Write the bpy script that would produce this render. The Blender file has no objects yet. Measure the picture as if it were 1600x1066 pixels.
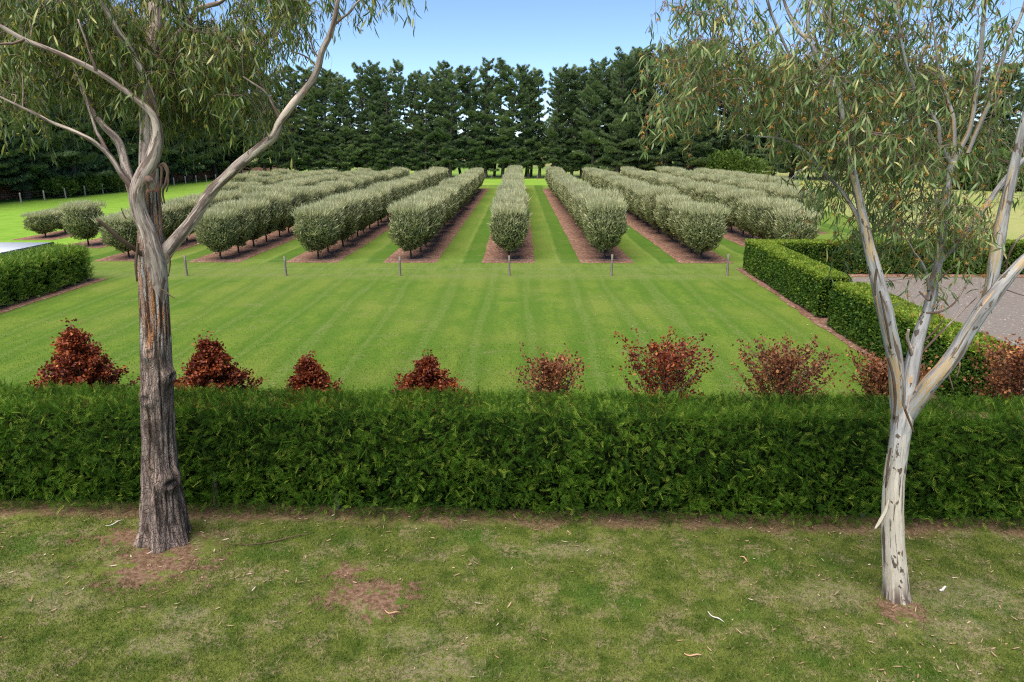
import bpy, math, random
import numpy as np
from mathutils import Matrix, Vector
SC = bpy.context.scene
COL = SC.collection
# ------------------------------------------------------------------ camera, sky, sun, exposure
PITCH, YAW, CH, FPX = math.radians(16.0), 0.0108, 6.0, 1067.0
cam = bpy.data.cameras.new('camera'); cam.lens = 24.0; cam.sensor_width = 36.0
cam.clip_start = 0.1; cam.clip_end = 6000
camo = bpy.data.objects.new('camera', cam); COL.objects.link(camo)
camo.location = (0, 0, CH); camo.rotation_euler = (math.pi/2-PITCH, 0, YAW)
SC.camera = camo
SUN_EL, SUN_AZ = math.radians(63), math.radians(-150)      # azimuth from +Y towards +X
w = bpy.data.worlds.new('World'); SC.world = w; w.use_nodes = True
nt = w.node_tree; bgn = nt.nodes['Background']
sky = nt.nodes.new('ShaderNodeTexSky'); sky.sky_type = 'NISHITA'; sky.sun_disc = False
sky.sun_elevation = SUN_EL; sky.sun_rotation = SUN_AZ
sky.altitude = 100; sky.air_density = 0.62; sky.dust_density = 0.0; sky.ozone_density = 4.2
nt.links.new(sky.outputs[0], bgn.inputs[0]); bgn.inputs[1].default_value = 0.085
sun = bpy.data.lights.new('sun', 'SUN'); sun.energy = 3.0; sun.angle = math.radians(60); sun.color = (1.0, 0.93, 0.82)
suno = bpy.data.objects.new('sun', sun); COL.objects.link(suno)
sd = Vector((math.sin(SUN_AZ)*math.cos(SUN_EL), math.cos(SUN_AZ)*math.cos(SUN_EL), math.sin(SUN_EL)))
suno.rotation_euler = sd.to_track_quat('Z', 'Y').to_euler()
SC.view_settings.view_transform = 'Standard'; SC.view_settings.look = 'None'
SC.view_settings.exposure = 1.4; SC.view_settings.gamma = 1
SC.cycles.max_bounces = 6; SC.cycles.diffuse_bounces = 3; SC.cycles.glossy_bounces = 2
SC.cycles.use_denoising = False; SC.cycles.pixel_filter_type = 'BLACKMAN_HARRIS'; SC.cycles.filter_width = 1.15
SC.cycles.sample_clamp_indirect = 3.0; SC.cycles.transmission_bounces = 3; SC.cycles.transparent_max_bounces = 4

# ------------------------------------------------------------------ helpers
RC = np.array(Matrix.Rotation(YAW, 3, 'Z') @ Matrix.Rotation(math.pi/2-PITCH, 3, 'X'))
CAMP = np.array((0, 0, CH))
def ray(px, py): return RC @ np.array(((px-800)/FPX, -(py-533)/FPX, -1.0))
def PX(px, py, Y):                     # the point at distance Y seen in that direction of the photograph
    r = ray(px, py); return CAMP + r*(Y/r[1])
def GP(px, py):                        # ground point
    r = ray(px, py); return CAMP + r*(-CH/r[2])
def depth(p): return float(-(RC.T @ (np.asarray(p)-CAMP))[2])
def rpx(p, wpx): return 0.44*wpx*depth(p)/FPX

def _h(ix, iy, iz):
    n = (ix*374761393 + iy*668265263 + iz*2147483647) & 0xffffffff
    n = ((n ^ (n >> 13))*1274126177) & 0xffffffff
    n = (n ^ (n >> 16)) & 0xffffff
    return n/float(0xffffff)
def vn(p):
    p = np.asarray(p, float); i = np.floor(p).astype(np.int64); f = p-i; f = f*f*(3-2*f)
    r = 0
    for a in (0, 1):
        for b in (0, 1):
            for c in (0, 1):
                wt = (f[..., 0] if a else 1-f[..., 0])*(f[..., 1] if b else 1-f[..., 1])*(f[..., 2] if c else 1-f[..., 2])
                r = r+wt*_h(i[..., 0]+a, i[..., 1]+b, i[..., 2]+c)
    return r
def fbm(p, o=4):
    p = np.asarray(p, float); s = 0; a = .5; t = 0
    for k in range(o): s = s+a*vn(p*(2**k)+17.3*k); t += a; a *= .5
    return s/t

class MB:
    def __init__(s): s.v = []; s.f = []; s.m = []; s.r = []; s.t = []; s.n = 0
    def add(s, v, f, rnd=0.5, mat=0, tc=None):
        v = np.asarray(v, float).reshape(-1, 3); f = np.asarray(f, int)
        s.v.append(v); s.f.append(f+s.n); s.m.append(np.full(len(f), mat))
        s.r.append(np.broadcast_to(np.asarray(rnd, float), (len(v),)).copy())
        s.t.append(v if tc is None else tc); s.n += len(v)
    def build(s, name, mats, parent=None, smooth=False, loc=None):
        me = bpy.data.meshes.new(name)
        V = np.concatenate(s.v).astype(np.float32)
        li = np.concatenate([f.ravel() for f in s.f]).astype(np.int32)
        lt = np.concatenate([np.full(len(f), f.shape[1]) for f in s.f]).astype(np.int32)
        ls = np.concatenate([[0], np.cumsum(lt)[:-1]]).astype(np.int32)
        me.vertices.add(len(V)); me.vertices.foreach_set('co', V.ravel())
        me.loops.add(len(li)); me.loops.foreach_set('vertex_index', li)
        me.polygons.add(len(lt)); me.polygons.foreach_set('loop_start', ls)
        me.polygons.foreach_set('material_index', np.concatenate(s.m).astype(np.int32))
        if smooth: me.polygons.foreach_set('use_smooth', np.ones(len(lt), bool))
        me.update(calc_edges=True)
        a = me.attributes.new('rnd', 'FLOAT', 'POINT'); a.data.foreach_set('value', np.concatenate(s.r).astype(np.float32))
        a = me.attributes.new('tc', 'FLOAT_VECTOR', 'POINT'); a.data.foreach_set('vector', np.concatenate(s.t).astype(np.float32).ravel())
        for m in (mats if isinstance(mats, (list, tuple)) else [mats]): me.materials.append(m)
        return link(name, me, parent)
def link(name, me, parent=None):
    o = bpy.data.objects.new(name, me); COL.objects.link(o)
    if parent is not None: o.parent = parent
    return o
def thing(name, label, cat, loc=(0, 0, 0), group=None):
    o = bpy.data.objects.new(name, None); COL.objects.link(o); o.location = loc
    o.empty_display_size = .2
    return tag(o, label, cat, group)
def tag(o, label=None, cat=None, group=None, kind=None):
    if label: o['label'] = label
    if cat: o['category'] = cat
    if group: o['group'] = group
    if kind: o['kind'] = kind
    return o
def dup(root, loc, label, rotz=0, scale=(1, 1, 1)):
    r = root.copy(); COL.objects.link(r); r.location = loc; r.rotation_euler = (0, 0, rotz); r.scale = scale; r['label'] = label
    for ch in list(root.children):
        c = ch.copy(); COL.objects.link(c); c.parent = r
    return r
def nrm(a): return a/np.maximum(np.linalg.norm(a, axis=-1, keepdims=True), 1e-9)
def frames(d, ref):
    X = nrm(np.cross(d, ref)); return X, d, np.cross(X, d)
def inst(mb, tv, tf, P, d, ref, S, rnd=None, mat=0):
    """copies of a little template (along its Y, face up Z) as real faces"""
    tv = np.asarray(tv, float); X, Y, Z = frames(nrm(d), ref); N = len(P)
    S = np.asarray(S, float); S = S.reshape(N, 1) if S.ndim == 1 else S
    if S.shape[1] == 1: S = np.repeat(S, 3, 1)
    v = P[:, None, :]+(tv[None, :, 0:1]*S[:, None, 0:1])*X[:, None]+(tv[None, :, 1:2]*S[:, None, 1:2])*Y[:, None]+(tv[None, :, 2:3]*S[:, None, 2:3])*Z[:, None]
    off = (np.arange(N)*len(tv))[:, None, None]
    if rnd is None: rnd = RG.random(N)
    fs = tf if isinstance(tf, list) and isinstance(tf[0], np.ndarray) else [np.asarray(tf)]
    n0 = mb.n; first = True
    for f in fs:
        ff = (f[None]+off).reshape(-1, f.shape[1])
        if first: mb.add(v.reshape(-1, 3), ff, np.repeat(rnd, len(tv)), mat); first = False
        else: mb.f.append(ff+n0); mb.m.append(np.full(len(ff), mat))
RG = np.random.default_rng(5)
def seed(n):
    global RG
    RG = np.random.default_rng(n)

def catmull(P, R, n):
    P = np.asarray(P, float); R = np.asarray(R, float)
    if len(P) < 3:
        t = np.linspace(0, 1, n+1)[:, None]; return P[0]*(1-t)+P[-1]*t, (R[0]*(1-t)+R[-1]*t)[:, 0]
    Q = np.vstack([2*P[0]-P[1], P, 2*P[-1]-P[-2]]); out = []; rr = []
    for i in range(len(P)-1):
        for k in range(n):
            t = k/n; a, b, c, d = Q[i], Q[i+1], Q[i+2], Q[i+3]
            out.append(.5*((2*b)+(-a+c)*t+(2*a-5*b+4*c-d)*t*t+(-a+3*b-3*c+d)*t**3)); rr.append(R[i]*(1-t)+R[i+1]*t)
    out.append(P[-1]); rr.append(R[-1]); return np.array(out), np.array(rr)
def tube(mb, P, R, seg=8, sub=4, mat=0, rough=0.0, rf=4.0, rnd=0.5, wob=0.0, cap=True):
    P, R = catmull(P, R, sub); K = len(P)
    if wob: P = P+(np.stack([vn(P*2.5+k*31.7) for k in range(3)], 1)-.5)*wob*np.minimum(1, np.arange(K)/3.)[:, None]
    T = nrm(np.gradient(P, axis=0)); u = np.cross(T[0], [0.3, 1, 0.1]); u /= np.linalg.norm(u); U = [u]
    for k in range(1, K):
        u = U[-1]-T[k]*np.dot(U[-1], T[k]); U.append(u/np.linalg.norm(u))
    U = np.array(U); W = np.cross(T, U); s = np.concatenate([[0], np.cumsum(np.linalg.norm(np.diff(P, axis=0), axis=1))])
    a = np.arange(seg)*2*math.pi/seg; ca, sa = np.cos(a), np.sin(a)
    r = np.repeat(R[:, None], seg, 1)
    tc = np.stack([ca[None]*r, sa[None]*r, np.repeat(s[:, None], seg, 1)], 2)
    if rough: r = r*(1+rough*(fbm(tc*np.array([rf, rf, rf*.35])+P[0, 0]*3.1, 3)-.5)*2)
    V = P[:, None]+U[:, None]*(ca[None, :, None]*r[..., None])+W[:, None]*(sa[None, :, None]*r[..., None])
    i = np.arange(K-1)[:, None]*seg; j = np.arange(seg)[None]; j2 = (j+1) % seg
    F = np.stack([i+j, i+j2, i+seg+j2, i+seg+j], 2).reshape(-1, 4)
    n0 = mb.n
    mb.add(V.reshape(-1, 3), F, rnd, mat, tc.reshape(-1, 3))
    if cap and seg > 3:
        mb.f.append((np.arange(seg)[None]+(K-1)*seg)+n0); mb.m.append(np.array([mat]))
    return P, R

# ------------------------------------------------------------------ materials
class NT:
    def __init__(s, name):
        s.m = bpy.data.materials.new(name); s.m.use_nodes = True; s.t = s.m.node_tree; s.t.nodes.clear()
        s.out = s.t.nodes.new('ShaderNodeOutputMaterial')
    def n(s, ty, **k):
        x = s.t.nodes.new(ty)
        for a, b in k.items(): setattr(x, a, b)
        return x
    def l(s, a, b):
        if isinstance(a, (int, float)): b.default_value = a
        elif isinstance(a, tuple): b.default_value = a if len(a) == len(b.default_value) else tuple(a)+(1,)
        else: s.t.links.new(a, b)
    def pos(s): return s.n('ShaderNodeNewGeometry').outputs['Position']
    def attr(s, nm, f='Fac'): return s.n('ShaderNodeAttribute', attribute_name=nm).outputs[f]
    def objrnd(s): return s.n('ShaderNodeObjectInfo').outputs['Random']
    def mapv(s, v, sc=(1, 1, 1), loc=(0, 0, 0), rot=(0, 0, 0)):
        x = s.n('ShaderNodeMapping'); s.l(v, x.inputs[0]); x.inputs[1].default_value = loc; x.inputs[2].default_value = rot; x.inputs[3].default_value = sc; return x.outputs[0]
    def noise(s, v, sc, det=4, ro=.55, dist=0):
        x = s.n('ShaderNodeTexNoise'); s.l(v, x.inputs['Vector']); x.inputs['Scale'].default_value = sc
        x.inputs['Detail'].default_value = det; x.inputs['Roughness'].default_value = ro; x.inputs['Distortion'].default_value = dist; return x.outputs[0]
    def vor(s, v, sc, out='Distance', feat='F1'):
        x = s.n('ShaderNodeTexVoronoi'); x.feature = feat; s.l(v, x.inputs['Vector']); x.inputs['Scale'].default_value = sc; return x.outputs[out]
    def ramp(s, f, a, b): # smooth 0..1 between a and b
        x = s.n('ShaderNodeMapRange'); x.interpolation_type = 'SMOOTHSTEP'; s.l(f, x.inputs[0]); x.inputs[1].default_value = a; x.inputs[2].default_value = b; return x.outputs[0]
    def math(s, op, a, b=0., c=0.):
        x = s.n('ShaderNodeMath', operation=op); s.l(a, x.inputs[0]); s.l(b, x.inputs[1]); s.l(c, x.inputs[2]); return x.outputs[0]
    def mix(s, f, a, b, mode='MIX'):
        x = s.n('ShaderNodeMix', data_type='RGBA', blend_type=mode); s.l(f, x.inputs[0]); s.l(a, x.inputs[6]); s.l(b, x.inputs[7]); return x.outputs[2]
    def sep(s, v): x = s.n('ShaderNodeSeparateXYZ'); s.l(v, x.inputs[0]); return x.outputs
    def bump(s, h, st=.5, d=.02): x = s.n('ShaderNodeBump'); x.inputs[0].default_value = st; x.inputs[1].default_value = d; s.l(h, x.inputs['Height']); return x.outputs[0]
    def bsdf(s, col, rough=.8, normal=None, trans=0, spec=.3, metal=0):
        p = s.n('ShaderNodeBsdfPrincipled'); s.l(col, p.inputs['Base Color']); s.l(rough, p.inputs['Roughness'])
        p.inputs['Specular IOR Level'].default_value = spec; p.inputs['Metallic'].default_value = metal
        if normal is not None: s.l(normal, p.inputs['Normal'])
        o = p.outputs[0]
        if trans:
            t = s.n('ShaderNodeBsdfTranslucent'); s.l(col, t.inputs[0]); x = s.n('ShaderNodeMixShader'); x.inputs[0].default_value = trans
            s.l(o, x.inputs[1]); s.l(t.outputs[0], x.inputs[2]); o = x.outputs[0]
        s.l(o, s.out.inputs[0]); return s.m

def leafmat(name, cols, rough=.6, trans=.25, clump=1.2, spec=.3, objvar=.3):
    """leaf colours picked per leaf, drifting with a broad clump noise and per plant"""
    t = NT(name); r = t.attr('rnd'); p = t.pos()
    cn = t.ramp(t.noise(p, clump, 3), .35, .68)
    c = t.mix(t.ramp(r, .1, .9), cols[0], cols[1])
    c2 = t.mix(t.ramp(r, .0, 1.), cols[1], cols[2])
    c = t.mix(cn, c, c2)
    if len(cols) > 3: c = t.mix(t.ramp(r, .86, .92), c, cols[3])
    if objvar: c = t.mix(t.math('MULTIPLY', t.objrnd(), objvar), c, cols[-1] if len(cols) <= 3 else cols[2])
    return t.bsdf(c, rough, trans=trans, spec=spec)
def plainmat(name, c1, c2, sc=8, rough=.8, stretch=(1, 1, 1), bump=.4, bd=.02, metal=0):
    t = NT(name); v = t.mapv(t.attr('tc', 'Vector'), stretch); n = t.noise(v, sc, 6, .6)
    return t.bsdf(t.mix(t.ramp(n, .3, .7), c1, c2), rough, t.bump(n, bump, bd), metal=metal)

def blobs(t, p, items, warp=1.25, wsc=1.9):
    nz = t.noise(p, wsc, 5, .65); nf = t.noise(p, 9, 3, .6)
    s = None; xyz = t.sep(p)
    for (x, y, rx, ry) in items:
        a = t.math('MULTIPLY', t.math('ADD', xyz[0], -x), 1/rx); b = t.math('MULTIPLY', t.math('ADD', xyz[1], -y), 1/ry)
        d = t.math('ADD', t.math('MULTIPLY', a, a), t.math('MULTIPLY', b, b))
        d = t.math('SQRT', d)
        s = d if s is None else t.math('MINIMUM', s, d)
    s = t.math('ADD', s, t.math('MULTIPLY', t.math('SUBTRACT', nz, .5), 2.2*warp))
    s = t.math('ADD', s, t.math('MULTIPLY', t.math('SUBTRACT', nf, .5), 1.6*warp))
    return t.math('SUBTRACT', 1., t.ramp(s, .35, 1.3))
def gb(px, py, rx, ry): q = GP(px, py); return (float(q[0]), float(q[1]), rx, ry)
DIRT = [gb(255, 880, .75, .62), gb(575, 930, .62, .34), gb(600, 945, .3, .3), gb(1404, 950, .34, .28), gb(545, 893, .3, .2), gb(230, 840, .9, .3)]
PALE = [gb(695, 1040, .5, .4), gb(90, 940, .6, .3), gb(290, 965, .5, .25), gb(1300, 930, .8, .35), gb(250, 1010, .5, .2), gb(1490, 930, .9, .45), gb(900, 860, .6, .2), gb(1500, 985, .7, .3), gb(640, 1000, .5, .2), gb(40, 900, .7, .3)]
HY0, HYS = 10.10, -0.027                  # front hedge: face Y = HY0 + HYS*X
def verge_col(t, p):
    xyz = t.sep(p)
    n1 = t.noise(p, .7, 5, .6); n2 = t.noise(p, 2.6, 5, .65); n3 = t.noise(p, 14, 4, .7)
    c = t.mix(t.ramp(n2, .35, .62), (.062, .098, .012), (.155, .182, .036))
    c = t.mix(t.ramp(n1, .5, .72), c, (.060, .125, .014))
    dry = t.math('MULTIPLY', t.ramp(t.noise(p, 1.7, 7, .72), .48, .62), t.ramp(n3, .40, .56))
    c = t.mix(t.math('MULTIPLY', dry, .8), c, (.31, .25, .14))
    c = t.mix(t.math('MULTIPLY', t.math('MULTIPLY', blobs(t, p, PALE), t.ramp(n3, .34, .58)), .6), c, (.30, .245, .15))
    dt = blobs(t, p, DIRT, 1.9, 2.6)
    hs = t.math('ADD', xyz[1], t.math('MULTIPLY', xyz[0], -HYS)); hs = t.math('ADD', hs, t.math('MULTIPLY', t.math('SUBTRACT', t.noise(p, 1.4, 4), .5), 1.1))
    dt = t.math('MAXIMUM', dt, t.math('MULTIPLY', t.ramp(hs, HY0-.30, HY0+.02), .85))
    dc = t.mix(t.ramp(n3, .35, .65), (.135, .068, .043), (.30, .18, .125))
    return t.mix(dt, c, dc), n3
def m_verge():
    t = NT('verge_turf'); p = t.pos(); c, n3 = verge_col(t, p); f = t.noise(p, 60, 3, .7)
    c = t.mix(t.ramp(f, .3, .7), t.mix(.5, c, (.02, .03, .006)), c)
    return t.bsdf(c, .95, t.bump(f, .8, .03), spec=.1)
def m_vblade():
    t = NT('verge_grass_blades'); p = t.pos(); c, n3 = verge_col(t, p); r = t.attr('rnd')
    c = t.mix(t.ramp(r, .0, 1.), t.mix(.35, c, (.02, .04, .004)), t.mix(.3, c, (.20, .24, .05)))
    c = t.mix(t.ramp(r, .93, .95), c, (.33, .27, .15))
    return t.bsdf(c, .7, trans=.2, spec=.2)
ROWX0 = float(GP(794, 412)[0]); ROWS = 5.25; BY0, BY1 = 35.9, 100.5; BW = 1.42
def lawn_col(t, p):
    xyz = t.sep(p)
    n1 = t.noise(p, .22, 4, .55); n2 = t.noise(t.mapv(p, (1.5, .55, 1)), 1.3, 7, .75); n3 = t.noise(p, 9, 4, .7)
    c = t.mix(t.ramp(n2, .36, .64), (.086, .158, .014), (.140, .208, .023))
    c = t.mix(t.ramp(n1, .42, .66), c, (.172, .216, .034))
    # mown passes along the rows
    wx = t.math('ADD', xyz[0], t.math('MULTIPLY', t.math('SUBTRACT', t.noise(t.mapv(p, (1, .12, 1)), .45, 3), .5), 1.5))
    s = t.math('SINE', t.math('MULTIPLY', wx, 2*math.pi/1.75)); st = t.ramp(s, -.7, .7)
    wl = t.math('ADD', xyz[0], t.math('MULTIPLY', t.math('SUBTRACT', t.noise(p, .35, 3), .5), .40)); lane = t.math('DIVIDE', t.math('ADD', wl, -ROWX0+ROWS/2), ROWS); lane = t.math('FRACT', lane)
    inorch = t.ramp(xyz[1], 35.3, 36.2)
    lst = t.ramp(t.math('ABSOLUTE', t.math('SUBTRACT', lane, .47)), .49, .505)
    half = t.math('LESS_THAN', lane, .5)
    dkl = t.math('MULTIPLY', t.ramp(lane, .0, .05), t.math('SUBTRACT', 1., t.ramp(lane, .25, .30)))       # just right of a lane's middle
    lm = t.ramp(s, .8, .97)
    c = t.mix(t.math('MULTIPLY', t.math('MULTIPLY', lm, t.ramp(n3, .3, .6)), .34), c, (.31, .34, .11))
    c = t.mix(t.math('MULTIPLY', t.math('MULTIPLY', t.math('MULTIPLY', st, t.math('SUBTRACT', 1., inorch)), t.ramp(n2, .1, .7)), .60), c, (.058, .128, .011))
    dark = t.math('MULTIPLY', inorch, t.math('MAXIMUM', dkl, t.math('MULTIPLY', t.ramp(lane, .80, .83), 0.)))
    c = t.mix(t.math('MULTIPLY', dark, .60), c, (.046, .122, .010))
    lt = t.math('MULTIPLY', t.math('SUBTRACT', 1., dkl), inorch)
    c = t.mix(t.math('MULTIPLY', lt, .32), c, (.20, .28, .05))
    # worn headland strip along the wire fence, bare pale spots
    y = xyz[1]; h = t.math('MULTIPLY', t.ramp(y, 30.6, 31.9), t.math('SUBTRACT', 1., t.ramp(y, 35.2, 36.4)))
    c = t.mix(t.math('MULTIPLY', h, t.ramp(n2, .2, .8)), c, (.18, .22, .055))
    fl = t.math('SUBTRACT', 1., t.ramp(t.math('ABSOLUTE', t.math('ADD', y, -32.3)), .08, .22))
    c = t.mix(t.math('MULTIPLY', fl, .5), c, (.21, .20, .08))
    dry = t.math('MULTIPLY', t.ramp(t.noise(t.mapv(p, (.8, 1.6, 1)), 1.0, 7, .78), .54, .68), .5)
    c = t.mix(dry, c, (.24, .215, .10))
    return t.mix(t.ramp(n3, .35, .65), t.mix(.3, c, (.03, .06, .008)), c)
def m_lawn():
    t = NT('mown_lawn'); p = t.pos(); c = lawn_col(t, p); f = t.noise(p, 34, 3, .75)
    c = t.mix(t.math('MULTIPLY', t.ramp(f, .62, .38), .5), c, (.03, .065, .006))
    return t.bsdf(c, .9, t.bump(f, .5, .03), spec=.12)
def m_lblade():
    t = NT('lawn_grass_blades'); p = t.pos(); c = lawn_col(t, p); r = t.attr('rnd')
    c = t.mix(r, t.mix(.25, c, (.03, .07, .006)), t.mix(.2, c, (.24, .30, .06)))
    return t.bsdf(c, .7, trans=.2, spec=.2)
def m_ground():
    t = NT('paddock'); p = t.pos(); xyz = t.sep(p); n = t.noise(p, .06, 5, .6); n2 = t.noise(p, .8, 5, .7)
    g = t.mix(t.ramp(n2, .3, .7), (.120, .235, .022), (.180, .300, .036)); g = t.mix(t.ramp(n, .45, .7), g, (.21, .30, .05))
    y = t.mix(t.ramp(n2, .3, .7), (.215, .235, .070), (.300, .290, .115)); y = t.mix(t.ramp(n, .45, .65), y, (.19, .24, .06))
    c = t.mix(t.ramp(xyz[0], 8, 16), g, y)
    far = t.ramp(xyz[1], 150, 210); c = t.mix(far, c, t.mix(t.ramp(n, .4, .6), (.08, .15, .03), (.22, .20, .08)))
    return t.bsdf(c, .95, t.bump(n2, .5, .1), spec=.1)
def m_mulch():
    t = NT('bark_mulch'); p = t.pos(); v = t.n('ShaderNodeTexVoronoi'); t.l(p, v.inputs['Vector']); v.inputs['Scale'].default_value = 11
    cc = t.sep(v.outputs['Color']); n = t.noise(p, 1.1, 5, .6); f = t.noise(p, 30, 3, .7)
    c = t.mix(cc[0], (.150, .070, .048), (.38, .225, .155)); c = t.mix(t.math('MULTIPLY', t.ramp(cc[1], .85, .95), .8), c, (.46, .34, .25))
    c = t.mix(t.math('MULTIPLY', t.ramp(n, .4, .7), .5), c, (.16, .072, .048))
    c = t.mix(t.ramp(f, .65, .35), c, t.mix(.45, c, (.05, .025, .018)))
    return t.bsdf(c, .95, t.bump(t.math('ADD', v.outputs['Distance'], f), .8, .04), spec=.1)
def m_gravel():
    t = NT('gravel'); p = t.pos(); v = t.n('ShaderNodeTexVoronoi'); t.l(p, v.inputs['Vector']); v.inputs['Scale'].default_value = 26
    cc = t.sep(v.outputs['Color']); n = t.noise(t.mapv(p, (1, .5, 1)), .5, 5, .65)
    c = t.mix(cc[0], (.125, .105, .090), (.205, .178, .155)); c = t.mix(t.math('MULTIPLY', t.ramp(n, .42, .66), .5), c, (.155, .125, .105))
    c = t.mix(t.ramp(cc[2], .985, .99), c, (.46, .41, .34)); 
    return t.bsdf(c, .9, t.bump(v.outputs['Distance'], .6, .02), spec=.2)
MT = dict(verge=m_verge(), vblade=m_vblade(), lawn=m_lawn(), lblade=m_lblade(), ground=m_ground(), mulch=m_mulch(), gravel=m_gravel())
MT['cyp'] = leafmat('cypress_sprays', [(.016, .050, .005), (.060, .145, .010), (.125, .235, .018), (.27, .37, .045)], .65, .30, 1.6, .15, 0)
_np = NT('hedge_inside'); MT['cypcore'] = _np.bsdf((.007, .009, .004), 1., spec=0.)  # near-black core: shade between the sprays put into its colour
MT['twigcore'] = plainmat('hedge_inside_shade_twigs', (.004, .007, .003), (.014, .013, .008), 14)  # twig core with the inner shade darkened into its colour
MT['yew'] = leafmat('clipped_hedge_leaves', [(.030, .078, .009), (.060, .130, .013), (.115, .195, .018), (.17, .25, .026)], .6, .2, 1.1, .3, 0)
MT['yewlit'] = leafmat('hedge_top_lit_leaves', [(.10, .175, .012), (.175, .26, .020), (.24, .31, .03), (.30, .33, .05)], .6, .25, 1.6, .3, 0)  # lighter copy of the clipped leaves: daylight on hedge tops put into colour
MT['laurel'] = leafmat('side_hedge_sprays', [(.055, .130, .012), (.130, .240, .022), (.23, .345, .032), (.34, .42, .06)], .5, .22, 1.3, .35, 0)
MT['elae'] = leafmat('orchard_tree_leaves', [(.075, .110, .030), (.160, .195, .065), (.285, .305, .125), (.45, .44, .22)], .55, .2, 1.4, .35, .6)
MT['shoot'] = leafmat('orchard_tree_shoots', [(.30, .325, .155), (.43, .44, .23), (.54, .53, .30), (.66, .62, .38)], .55, .3, .6, .35, .3)
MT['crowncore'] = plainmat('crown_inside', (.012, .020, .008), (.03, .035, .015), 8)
MT['pine'] = leafmat('pine_needles', [(.058, .105, .055), (.115, .180, .080), (.200, .275, .105), (.33, .35, .14)], .6, .35, .22, .3, .35)
MT['pinebark'] = plainmat('pine_bark', (.035, .028, .022), (.11, .085, .068), 9, .95, (1, 1, .25), .8, .05)
MT['shrubleaf'] = leafmat('far_shrub_leaves', [(.040, .085, .012), (.075, .13, .018), (.13, .19, .03)], .6, .2, .5, .3, .3)
MT['beech'] = leafmat('beech_autumn_leaves', [(.085, .014, .008), (.190, .034, .011), (.330, .075, .018), (.50, .15, .035)], .55, .25, 1.6, .35, 0)
MT['beech2'] = leafmat('beech_russet_leaves', [(.105, .034, .016), (.210, .074, .028), (.340, .130, .045), (.50, .22, .075)], .55, .25, 1.6, .35, 0)
MT['beechtwig'] = plainmat('beech_twigs', (.10, .06, .045), (.22, .15, .12), 30)
MT['twigL'] = plainmat('gum_twigs', (.12, .075, .055), (.30, .22, .17), 20)
MT['gumleafL'] = leafmat('gum_leaves_olive', [(.040, .078, .012), (.092, .142, .022), (.185, .235, .045), (.35, .34, .08)], .42, .25, 1.6, .45, 0)
MT['gumleafR'] = leafmat('gum_leaves_blue_green', [(.070, .125, .032), (.135, .205, .055), (.225, .290, .095), (.42, .38, .13)], .42, .25, 1.8, .45, 0)
MT['bud'] = leafmat('gum_buds_orange', [(.26, .11, .020), (.40, .19, .03), (.46, .28, .06)], .6, .2, 2, .3, 0)
MT['bloom'] = leafmat('gum_flowers_olive', [(.20, .19, .02), (.30, .27, .03), (.36, .26, .04)], .6, .2, 2, .3, 0)
MT['post'] = plainmat('grey_post_timber', (.11, .09, .075), (.25, .215, .18), 22, .9, (1, 1, .12), .6, .01)
MT['fpost'] = plainmat('weathered_post_timber', (.20, .175, .145), (.36, .32, .27), 22, .9)
MT['wire'] = plainmat('fence_wire', (.30, .30, .29), (.42, .42, .40), 5, .5, metal=.6)
MT['hedgestem'] = plainmat('hedge_stem_bark', (.07, .055, .042), (.15, .12, .095), 22, .9, (1, 1, .2), .6, .02)
MT['roof'] = plainmat('white_roof_sheet', (.74, .75, .77), (.82, .83, .85), 2, .4)
MT['fascia'] = plainmat('dark_blue_fascia', (.022, .030, .042), (.04, .05, .065), 3, .5)
MT['shedwall'] = plainmat('shed_wall_paint', (.42, .41, .38), (.50, .49, .46), 3, .7)
MT['bank'] = plainmat('red_soil', (.24, .095, .055), (.38, .19, .12), .9, .95, bump=.8, bd=.2)
MT['banktop'] = plainmat('pale_track', (.45, .40, .34), (.58, .52, .45), .9, .95)
MT['litter'] = leafmat('dry_leaf_litter', [(.20, .12, .07), (.34, .22, .13), (.44, .33, .22), (.52, .43, .32)], .7, .1, 3, .3, 0)
MT['strip'] = plainmat('shed_bark_tan', (.38, .20, .10), (.60, .38, .24), 16, .8, (1, 1, .2))
MT['stripw'] = plainmat('shed_bark_pale', (.48, .44, .40), (.68, .64, .58), 16, .8, (1, 1, .2))
MT['stick'] = plainmat('fallen_stick_bark', (.055, .035, .022), (.14, .09, .06), 16, .9, (1, 1, .2))

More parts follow.
